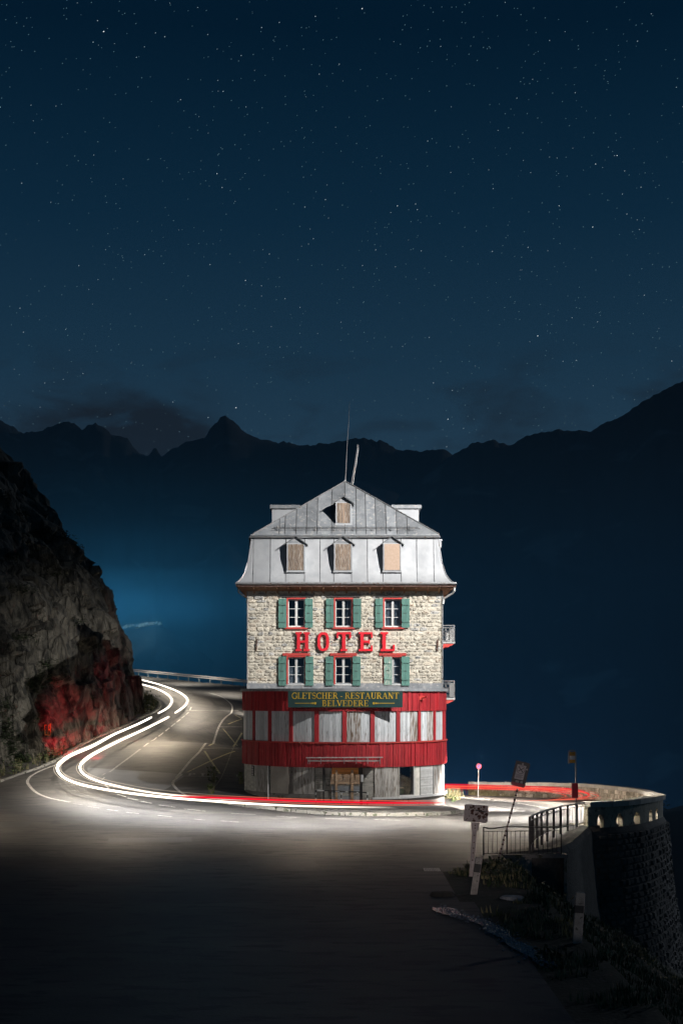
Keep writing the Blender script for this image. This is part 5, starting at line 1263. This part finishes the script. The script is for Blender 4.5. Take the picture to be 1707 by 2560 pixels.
# delineator posts
def marker(px0, py0, px1, py1, D_, w_, lb, band):
    b = P3(px0, py0, D_); t_ = P3(px1, py1, D_); b.z = min(b.z, gz(b.x, D_)) - .02; m = thing('marker_post', b, lb, 'marker post', 'striped marker posts on the verge')
    MB().bar(b, t_, w_, .12, up=(0, 1, 0)).build('post', 'post_white', m)
    d = t_ - b; f0, f1 = band; MB().bar(b + d * f0, b + d * f1, w_ + .012, .132, up=(0, 1, 0)).build('black_band', 'post_black', m)
    side = Vector((w_ / 2 + .008, -.01, 0)); MB().bar(b + side, t_ + side - d * .02, .012, .10, up=(0, 1, 0)).build('edge_strip', 'rusty_white', m)
marker(1182, 2236, 1196.5, 2142, 39.4, .17, 'striped marker post at the road edge leaning beside the rusty sign', (.60, .82))
marker(1440, 2362, 1449, 2231, 31.6, .185, 'weathered striped marker post alone in the dark grass lower on the verge', (.62, .76))
# ================================================================== railings
def baluster_rail(parent, A_, B_, za, zb2, n_, lo, hi):
    for k in range(1, n_):
        u = k / n_; p = A_.lerp(B_, u); MB().bar((p.x, p.y, p.z + lo), (p.x, p.y, p.z + hi), .018, .018).build('baluster', 'dark_metal', parent)
rl = [(1464, 2059, 2006, 58.3), (1441, 2067, 2009.5, 57.2), (1418, 2071, 2013, 56.2), (1400, 2075, 2016.5, 55.2), (1383, 2081, 2021, 54.2), (1367, 2088, 2025.5, 53), (1353, 2095, 2029.5, 51.8), (1341.5, 2103, 2034, 50.6), (1331, 2113, 2038.5, 49.8), (1323.5, 2127, 2043, 49.2)]
RP = []
for px, yb, yt, D_ in rl: a = P3(px, yb, D_); RP.append((a, P3(px, yt, D_).z - a.z))
r1 = thing('curved_railing', RP[4][0], 'dark steel railing curving down along the wall edge to the parapet end', 'railing')
for a, h in RP: MB().bar(a - Vector((0, 0, .25)), a + Vector((0, 0, h)), .075, .05).build('post', 'dark_metal', r1)
MB().tube(resample([a + Vector((0, 0, h)) for a, h in RP], .25), .035, 6).build('top_rail', 'dark_metal', r1)
MB().tube(resample([a + Vector((0, 0, h - .14)) for a, h in RP], .25), .018, 5).build('middle_rail', 'dark_metal', r1)
MB().tube(resample([a + Vector((0, 0, .10)) for a, h in RP], .25), .018, 5).build('bottom_rail', 'dark_metal', r1)
for (a, h), (b, h2) in zip(RP, RP[1:]):
    n_ = 6
    for k in range(1, n_): p = a.lerp(b, k / n_); hh = h + (h2 - h) * k / n_; MB().bar((p.x, p.y, p.z + .10), (p.x, p.y, p.z + hh - .14), .018, .018).build('baluster', 'dark_metal', r1)
D_ = 49.0; zb = P3(0, 2134, D_).z; zt = P3(0, 2067.5, D_).z; xs_ = [P3(p, 0, D_).x for p in (1208, 1267, 1324, 1402)]
r2 = thing('flat_railing', (xs_[1], D_, zb), 'thin dark railing with dipped end standing on the concrete ledge', 'railing')
for x_ in xs_: MB().bar((x_, D_, zb - .15), (x_, D_, zt), .04, .04).build('post', 'dark_metal', r2)
MB().tube([(xs_[0], D_, zt), (P3(1220, 0, D_).x, D_, zt - .05), (P3(1232, 0, D_).x, D_, zt - .05), (P3(1262, 0, D_).x, D_, zt + .01), (xs_[3], D_, zt)], .024, 6).build('top_rail', 'dark_metal', r2)
MB().bar((xs_[0], D_, zt - .15), (xs_[3], D_, zt - .13), .02, .02).bar((xs_[0], D_, zb + .0), (xs_[3], D_, zb + .0), .02, .02).build('middle_rail', 'dark_metal', r2)
for k in range(1, 17):
    x_ = xs_[0] + (xs_[3] - xs_[0]) * k / 17; MB().bar((x_, D_, zb), (x_, D_, zt - .15), .014, .014).build('baluster', 'dark_metal', r2)
# concrete ledge wall below the flat railing, with a shadowed recess
cw = thing('concrete_ledge', P3(1330, 2146, 49.0), 'dark concrete ledge wall with flat cap under the thin railing', 'wall')
xa, xb, xc = P3(1256, 0, 49).x, P3(1328, 0, 49).x, P3(1410, 0, 49).x; zc = zb - .02
MB().box(xa, xc + .1, 48.85, 49.4, zc - .12, zc).build('cap', 'plinth', cw)
MB().box(xa + .03, xb, 48.95, 49.35, zc - 3.2, zc - .12).box(xc - .02, xc + .08, 48.95, 49.35, zc - 3.2, zc - .12).build('wall_body', 'plinth', cw)
MB().box(xb, xc - .02, 49.28, 49.38, zc - 3.2, zc - .12).build('recess_door', 'dark_metal', cw)
# drain grate
g = gp(1079, 2176); gt = thing('drain_grate', g, 'small slotted drain grate set in the dark asphalt near the road edge', 'grate')
MB().box(g.x - .27, g.x + .27, g.y - .42, g.y + .42, g.z + .008, g.z + .012).build('pit', 'post_black', gt)
for k in range(10): x_ = g.x - .24 + k * .053; MB().box(x_ - .012, x_ + .012, g.y - .40, g.y + .40, g.z + .013, g.z + .03).build('bar', 'steel', gt)
# far guard rail
GA, GB = Vector(P3(300, 1682.5, 187.5)), Vector(P3(640, 1718, 163.8))
GA = P3(300, 1684, 187.5); GB = P3(640, 1718.5, 163.8)
gl = thing('guard_rail', (GA + GB) / 2, 'long steel guard rail along the outer edge of the upper road', 'guard rail')
for o_, nm in ((.72, 'upper_beam'), (.52, 'lower_beam')):
    MB().bar(GA + Vector((0, 0, o_)), GB + Vector((0, 0, o_)), .06, .13).build(nm, 'curtain', gl)
for k in range(14): p = GA.lerp(GB, k / 13); MB().bar(p + Vector((0, .1, -.6)), p + Vector((0, .1, .74)), .10, .10).build('post', 'curtain', gl)
# ================================================================== light streaks of passing cars
def dist_solver(px, py, h=.65): p = gp(px, py, h); return p
def streak(name, ps, r_, m, lb, h=.65, grp=None, rs=None, step=.6, D=None, gl=None):
    P_ = [P3(*p) if len(p) == 3 else gp(*p, h) for p in ps]; Q = resample(P_, step); n_ = len(Q)
    for _ in range(7): Q = [Q[0]] + [(Q[k - 1] + Q[k] * 2 + Q[k + 1]) / 4 for k in range(1, n_ - 1)] + [Q[-1]]
    rr_ = [r_ * (1 if rs is None else float(np.interp(k / (n_ - 1), *rs))) for k in range(n_)]
    o = MB().tube(Q, rr_, 8).build(name, m, None, label=lb, cat='light trail', group=grp, smooth=True)
    at_ = o.data.attributes.new('glow', 'FLOAT', 'POINT'); gl_ = gl if gl else ([0, 1], [1, 1])
    at_.data.foreach_set('value', [float(np.interp((i // 8) / (n_ - 1), *gl_)) for i in range(len(o.data.vertices))])
    return o, Q
def halo(Q, offs, r_, m, parent, gl):
    for o_, z_ in offs:
        q2_ = []
        for k, p in enumerate(Q):
            d_ = (Q[min(k + 1, len(Q) - 1)] - Q[max(k - 1, 0)]).normalized(); q2_.append(p + Vector((-d_.y, d_.x, 0)) * o_ + Vector((0, 0, z_)))
        x_ = MB().tube(q2_, r_, 6).build('side_filament', m, parent, smooth=True); at_ = x_.data.attributes.new('glow', 'FLOAT', 'POINT')
        at_.data.foreach_set('value', [float(np.interp((i // 6) / (len(Q) - 1), *gl)) for i in range(len(x_.data.vertices))])
z5 = lambda L_: [(280 + x_ / 4.356, 1640 + y_ / 4.356) for x_, y_ in L_]
A1 = z5([(190, 238), (230, 245), (330, 262), (450, 292), (560, 325), (680, 370), (760, 410), (808, 450), (824, 485), (806, 530), (750, 580), (690, 618)])
A2 = z5([(620, 664), (500, 725), (350, 800), (200, 870), (0, 965)]) + [(229.6, 1888), (206.6, 1904), (199, 1917), (205, 1931), (225, 1945.4), (252.6, 1955.5), (280, 1962.4), (326, 1972.7), (378.7, 1982), (440.7, 1989), (509.6, 1994.7), (578, 1999.3), (640, 2002.7)]
B1 = z5([(190, 276), (240, 290), (350, 315), (470, 350), (560, 390), (620, 430), (655, 480), (640, 530), (590, 580), (508, 622)])
B2 = z5([(430, 668), (300, 735), (150, 800), (0, 865)]) + [(229.6, 1867), (195, 1880), (165, 1895), (147, 1909), (143, 1922), (153, 1938), (176, 1952.6), (214, 1964.5), (268, 1974.6), (325, 1983.4), (382.7, 1990), (459, 1997.6), (535.8, 2003), (600, 2007.5), (700, 2013.5), (800, 2016.5), (900, 2018), (990, 2019)]
PTH = []
o1, Q1 = streak('light_trail', A1, .066, 'white_light', 'white headlight streak on the outer side of the upper bend', gl=([0, .94, 1], [1, 1, .3])); o2, q_ = streak('light_trail', B1, .066, 'white_light', 'white headlight streak on the inner side of the upper bend, next to the shrubs', gl=([0, .94, 1], [1, 1, .3]))
g2 = ([0, .03, .62, .85, 1], [.3, 1, 1, .75, 0]); g3 = ([0, .03, .60, .80, 1], [.3, 1, 1, .55, 0])
o3, Q2 = streak('light_trail', B2, .060, 'white_light', 'white headlight streak nearest the rock, sweeping round past the hotel front', rs=([0, .26, .36, .48, .56, .70, 1], [1.15, 1.15, 1.6, 1.6, 1.0, .8, .5]), gl=g2); o4, q2 = streak('light_trail', A2, .060, 'white_light', 'white headlight streak on the inside of the lower hairpin, fading before the hotel', rs=([0, .3, .44, .55, .62, .80, 1], [1.15, 1.15, 1.45, 1.5, 1.0, .7, .4]), gl=g3)
for o_, q__, gg in ((o3, Q2, g2), (o4, q2, g3)): halo(q__, ((.19, .02), (-.20, -.03), (.05, .17)), .016, 'soft_white_light', o_, ([0, .3, .4, .5, .8, 1], [0, .1, .55, .5, .3, 0]))
for o_, q__ in ((o1, Q1), (o2, q_)): halo(q__, ((.15, .02), (-.15, 0)), .016, 'soft_white_light', o_, ([0, .5, .75, 1], [.2, .4, .6, 0]))
or_, qr = streak('light_trail', [(415, 1990.5), (450, 1991.8), (590, 1996), (700, 2001), (790, 2004.5), (900, 2006.5), (980, 2007.5), (1050, 2007.8), (1113, 2006.5)], .044, 'red_light', 'red tail light streak running in front of the round hotel base', h=.9, rs=([0, .1, .95, 1], [.3, 1, 1, .8]), gl=([0, .12, .78, 1], [0, 1, 1, .25]))
halo(qr, ((0, -.10), (0, .09)), .014, 'hot_red_light', or_, ([0, .3, .8, 1], [0, .5, .7, .1]))
rnd2 = random.Random(8)
base_r = [(1108, 1964.5, 96.5), (1200, 1966.5, 95.5), (1290, 1969, 94.5), (1380, 1972, 92.5), (1430, 1977, 90), (1462, 1984, 86), (1470, 1990, 82.5), (1452, 1996, 79.5), (1420, 1998.5, 78)]
lbl = ['topmost thin red tail light streak around the walled hairpin', 'pale orange tail light streak just under the topmost red one', 'bright orange-red streak in the middle of the bundle at the walled hairpin', 'lower red streak of the bundle at the walled hairpin', 'lowest pale orange streak turning just above the road of the walled hairpin', 'outermost orange streak turning widest by the inside of the parapet']
for k, (dy, dx, r_, m) in enumerate(((-3.4, 0, .035, 'red_light'), (-.6, 4, .032, 'hot_red_light'), (2.2, -16, .028, 'hot_red_light'), (4.0, -34, .026, 'red_light'), (5.4, -60, .022, 'hot_red_light'), (.8, 26, .024, 'hot_red_light'))):
    ps = []
    for j, (px, py, D_) in enumerate(base_r):
        u = min(1, max(0, (j - 1) / 5)); ps.append((px + dx * u, py + dy * (1 - .6 * (j > 5)), D_ - .1 * k))
    o_, q__ = streak('light_trail', ps, r_ * .72, m, lbl[k], rs=([0, .85, 1], [1, 1, .6]), step=.4, gl=([0, .25, .6, .85, 1], [1, .9, .75 - .08 * k, .5, 0]))
    halo(q__, ((0, .05 + .01 * k), (.1, -.06)), .010, 'red_light', o_, ([0, .5, 1], [.7, .5, 0]))
streak('light_trail', [(1490, 1996, 76), (1400, 1999.5, 77), (1330, 2002, 77.5), (1260, 2003.5, 78)], .03, 'hot_red_light', 'faint orange streak returning low over the road inside the parapet', rs=([0, .3, 1], [.3, 1, .2]), gl=([0, .4, 1], [0, .7, 0]))
# lamps added high over the driven path for the headlights' light, aimed down
def path_fill(Q, step, en, up=3.0, size=122, col=(1.0, .86, .68), f0=0, f1=1, side=0):
    acc = 0; last = Q[0]; n_ = len(Q)
    for k, p in enumerate(Q):
        acc += (p - last).length; last = p
        if acc < step or not f0 <= k / n_ <= f1: continue
        acc = 0; d = (Q[min(n_ - 1, k + 2)] - Q[max(0, k - 2)]).normalized(); l = Vector((-d.y, d.x, 0)); o_ = p + l * side + Vector((0, 0, up - .65))
        lamp('headlight', 'SPOT', o_, en, col, o_ + d * .8 + Vector((0, 0, -3)), spot_size=R(size), spot_blend=1.0, shadow_soft_size=.3)
path_fill(Q2, 2.6, 1250, f0=0, f1=.30, side=2.4, up=4.2, size=134, col=(1, .82, .60))
path_fill(Q2, 2.6, 330, f0=.30, f1=.56, up=3.6, size=138, col=(1.0, .88, .74))
path_fill(Q2, 2.4, 620, f0=.56, f1=.68, up=3.0, size=144, col=(1.0, .90, .76), side=.2)
path_fill(Q2, 2.4, 1450, f0=.68, f1=1.0, up=3.0, size=144, col=(1.0, .96, .92), side=.2)
path_fill(Q1, 4, 1100, f0=.1, side=1)
for p in ((-19, 168, 11.5), (-12, 150, 10), (-26, 178, 12.5), (-7.5, 128, 7.5)): lamp('headlight', 'SPOT', p, 2600, (1, .9, .76), (p[0] + 1, p[1] + 2, 0), spot_size=R(140), spot_blend=.9, shadow_soft_size=.3)  # fill lamps added over the upper road for the guard rail
for p in ((-17, 63, 4.8), (-9, 58.5, 4.8), (-1, 57, 4.8), (6, 56, 4.8)): lamp('headlight', 'SPOT', p, 1000, (1, .82, .62), (p[0], p[1] - .8, 0), spot_size=R(140), spot_blend=1, shadow_soft_size=.4)  # wide fill lamps added to soften the falloff towards the camera
RQ = resample([Vector(v) for v in ((5.5, 61.5, .6), (9, 64, .5), (12, 69, .2), (13.6, 75, -.1), (13.5, 82, -.4), (11.5, 88, -.7), (8.6, 92, -.8))], .5)
path_fill(RQ, 3.0, 6200, f0=0, f1=.55, up=3.4, size=125, col=(1, .93, .86))
path_fill(RQ, 3.2, 4600, f0=.55, f1=1, up=3.0, size=120, col=(1, .84, .70))
for p, e_ in (((2.6, 62.8, 3.2), 1700), ((5.0, 62.0, 3.3), 2000), ((8.2, 58.5, 3.6), 1500), ((4.4, 56.5, 3.4), 420), ((10.6, 61.6, 2.2), 1500), ((12.4, 65.0, 1.8), 1500), ((14.2, 70.0, 1.4), 1100)):
    lamp('headlight', 'SPOT', p, e_, (1, .93, .82), (p[0] + .2, p[1] + .4, 0), spot_size=R(140), spot_blend=.9, shadow_soft_size=.3)  # fill lamps added for the pavement, railing ground and parapet foot
lamp('headlight', 'SPOT', (7.5, 73, 3.0), 11000, (1, .93, .86), (7.7, 75, -.3), spot_size=R(125), spot_blend=.8, shadow_soft_size=.3)  # added lamp brightening the road right of the hotel
lamp('headlight', 'SPOT', (7.5, 82, 2.6), 9500, (1, .90, .80), (7.9, 84, -.6), spot_size=R(125), spot_blend=.8, shadow_soft_size=.3)  # second added lamp, further along that road
lamp('headlight', 'SPOT', (11, 78, 1.2), 1500, (1, .86, .66), (17.5, 90, -.9), spot_size=R(70), spot_blend=.9, shadow_soft_size=.3)  # added lamp washing the inner parapet face
lamp('brake_light', 'SPOT', (-14.6, 86.0, 1.9), 5600, (1, .012, .04), (-18.0, 92.5, 2.6), spot_size=R(46), spot_blend=.6, shadow_soft_size=.12)
lamp('brake_light', 'SPOT', (-13.6, 96.0, 2.6), 1400, (1, .02, .08), (-17.4, 104, 4.0), spot_size=R(46), spot_blend=.6, shadow_soft_size=.12)
# ================================================================== far terrain
RL = [(-900, 930), (-500, 980), (-250, 1010), (-90, 1000), (0, 1049), (22, 1058), (45, 1076), (65, 1085), (109, 1076), (142, 1058), (165, 1056), (190, 1058), (207, 1072), (222, 1064), (240, 1061), (261, 1065), (270, 1078), (281, 1087), (300, 1090), (316, 1096), (326, 1108), (337, 1121), (352, 1132), (367, 1142), (378, 1130), (384, 1119), (389, 1118), (397, 1130), (406, 1142), (435, 1118), (468, 1105), (512, 1096), (530, 1066), (544, 1052), (553, 1041), (561, 1039), (577, 1047), (604, 1074), (626, 1090), (660, 1098), (697, 1105), (740, 1110), (773, 1114), (800, 1109), (827, 1110), (871, 1098), (900, 1095), (925, 1096), (963, 1107), (996, 1126), (1045, 1126), (1100, 1123), (1132, 1137), (1160, 1150), (1300, 1180), (1700, 1180), (2400, 1100), (3200, 1050)]
RR = [(800, 1500), (1000, 1240), (1100, 1160), (1132, 1136), (1181, 1107), (1205, 1105), (1230, 1103), (1276, 1112), (1300, 1098), (1328, 1085), (1393, 1076), (1440, 1077), (1480, 1074), (1520, 1056), (1568, 1031), (1600, 1008), (1633, 987), (1670, 970), (1707, 951), (1850, 900), (2100, 840), (2500, 800), (3300, 850)]
def mrange(name, prof, D0, Dn, zn, seed, m='mountain', jag=5.0, amp=1.0):
    x_ = np.linspace(prof[0][0], prof[-1][0], 620); yv = np.interp(x_, [p[0] for p in prof], [p[1] for p in prof]); vs = []; V = 44
    for i in range(len(x_)):
        sl = (x_[i] - 853.5) / FOC; zr = EYE + (HOR - yv[i]) / FOC * D0
        for j in range(V + 1):
            u = j / V
            if j == 0: D_, z_ = D0 * 1.25, zr * .45 - 60
            else:
                u = (j - 1) / (V - 1); D_ = D0 + (Dn - D0) * u; z_ = zn + (zr - zn) * (1 - u) ** 1.35
                X_ = sl * D_; nz_ = noise.fractal(Vector((X_ * .004, D_ * .004, seed)), 1.0, 2.1, 5) ; rg = 1 - abs(noise.noise(Vector((X_ * .006, D_ * .0022, seed + 5)))) * 2
                z_ += amp * (nz_ * 55 + rg * 30 - 15) * min(1, u * 6) * (1 - u * .5)
                if u == 0: z_ += noise.noise(Vector((X_ * .05, 0, seed))) * jag + noise.noise(Vector((X_ * .15, 3, seed))) * jag * .8
            vs.append((sl * D_, D_, z_))
    fs = [(i * (V + 1) + j, i * (V + 1) + j + 1, (i + 1) * (V + 1) + j + 1, (i + 1) * (V + 1) + j) for i in range(len(x_) - 1) for j in range(V)]
    return MB().add(vs, fs).build(name, m, None, kind='structure', smooth=True)
mrange('mountains', RL, 2300, 820, -170, 2.0)
mrange('mountain_right', RR, 1750, 650, -175, 7.0, jag=3)
# lower spur in the valley with a lamplit crest
SP = [(-600, 1480), (-200, 1540), (100, 1560), (250, 1566), (305, 1567), (345, 1567), (372, 1560), (390, 1558), (402, 1562), (430, 1580), (470, 1610), (530, 1650), (600, 1690), (700, 1760), (820, 1850), (1000, 2000)]
mrange('hill', SP, 1500, 1180, -170, 12.0, jag=3.2, amp=.35)
# valley floor and the slope dropping away below the bastion
xs_ = np.linspace(-2500, 2500, 60); ys_ = np.r_[np.linspace(-300, 600, 30), np.linspace(650, 3200, 24)]; vs = []
for y_ in ys_:
    for x_ in xs_: vs.append((x_, y_, -178 + 18 * noise.noise(Vector((x_ * .004, y_ * .004, 3)))))
n_ = len(xs_); MB().add(vs, [(j * n_ + i, j * n_ + i + 1, (j + 1) * n_ + i + 1, (j + 1) * n_ + i) for j in range(len(ys_) - 1) for i in range(n_ - 1)]).build('valley_floor', 'mountain', None, kind='structure', smooth=True)
SB = [(1250, 2100), (1400, 2060), (1560, 2035), (1640, 2022), (1707, 2016), (1900, 2000), (2400, 1960), (3000, 1940)]
mrange('slope', SB, 420, 130, -60, 22.0, jag=1.0, amp=.03)
# unseen lamps for the valley glow, behind the spur and added before it
for k, (px, py, e_) in enumerate(((200, 1528, 5e4), (270, 1524, 7e4), (330, 1522, 7e4), (390, 1524, 6e4), (460, 1526, 5e4), (540, 1528, 3.5e4), (640, 1528, 2.5e4))):
    lamp('village_light', 'POINT', P3(px, py + 10, 1700), e_ * 2.2, (.12, .62, 1.0), shadow_soft_size=8)
    lamp('village_light', 'POINT', P3(px - 20, py - 10, 1000), e_ * 1.3, (.12, .62, 1.0), shadow_soft_size=8)  # front row added to light the mist before the spur
lamp('village_light', 'POINT', P3(1150, 2020, 800), 8e4, (.22, .50, 1.0), shadow_soft_size=9)  # added low so that a glow rises behind the parapet
lamp('village_light', 'POINT', P3(1420, 2040, 800), 6e4, (.22, .50, 1.0), shadow_soft_size=9)  # second lamp of that added glow
for px, py in ((322, 1556), (350, 1556), (385, 1549)): lamp('village_light', 'POINT', P3(px, py, 1475), 4200, (.6, .95, .9), shadow_soft_size=1)  # unseen lamps set by the crest to light its scrub
for px, py, e_ in ((1130, 1480, 3.4e4), (1240, 1560, 3.0e4), (1360, 1640, 2.6e4), (1500, 1700, 2.2e4), (1640, 1720, 1.8e4), (1200, 1760, 3e4)): lamp('village_light', 'POINT', P3(px, py, 1500), e_ * 1.6, (.14, .42, 1.0), shadow_soft_size=40)  # lamps added to brighten the mist right of the hotel
# lit scrub along the crest
sc_ = MB()
for _ in range(70):
    px = rv.uniform(308, 404); py = float(np.interp(px, [p[0] for p in SP], [p[1] for p in SP])); c = P3(px, py + rv.uniform(-3.5, 5), 1490)
    for _ in range(3):
        a = rv.uniform(0, 6.28); d = Vector((math.cos(a), .3, abs(math.sin(a)))) * rv.uniform(.8, 2.4); sd = Vector((.45, 0, -.3)); sc_.add([c, c + d + sd, c + d - sd], [(0, 1, 2)])
sc_.build('crest_scrub', 'curtain', None, kind='stuff')
# ================================================================== stars
def star_field(name, cnt, s0, s1, m, seed):
    r_ = random.Random(seed); mb = MB()
    for _ in range(cnt):
        az = R(r_.uniform(-60, 60)); el = math.asin(r_.uniform(math.sin(R(6)), math.sin(R(62)))); d = Vector((math.sin(az) * math.cos(el), math.cos(az) * math.cos(el), math.sin(el)))
        c = d * 9000; s_ = r_.uniform(s0, s1) * 1.0; u = d.cross(Vector((0, 0, 1))).normalized(); v = u.cross(d); u, v = (u * .8 + v * .6), (v * .8 - u * .6)
        L_ = s_ * 1.5
        mb.add([c - u * L_, c - v * s_, c + u * L_, c + v * s_, c - d * s_, c + d * s_], [(0, 1, 4), (1, 2, 4), (2, 3, 4), (3, 0, 4), (1, 0, 5), (2, 1, 5), (3, 2, 5), (0, 3, 5)])
    mb.build(name, m, None, kind='stuff')
star_field('faint_stars', 14000, 1.5, 2.7, 'faint_star_light', 1)
star_field('stars', 2000, 1.4, 2.7, 'star_light', 2)
star_field('bright_stars', 170, 1.7, 3.0, 'bright_star_light', 3)
# ================================================================== air
MB().box(-2600, 2600, -60, 3000, -215, 760).build('haze', 'haze_air', None, kind='stuff')
MB().box(-2400, 2400, 240, 2900, -205, 95).build('valley_mist', 'mist_air', None, kind='stuff')
MB().box(-2450, 2450, 235, 2950, -208, 125).build('valley_mist', 'mist_air', None, kind='stuff')
MB().box(-2480, 2480, 230, 2970, -210, 165).build('valley_mist', 'mist_air', None, kind='stuff')
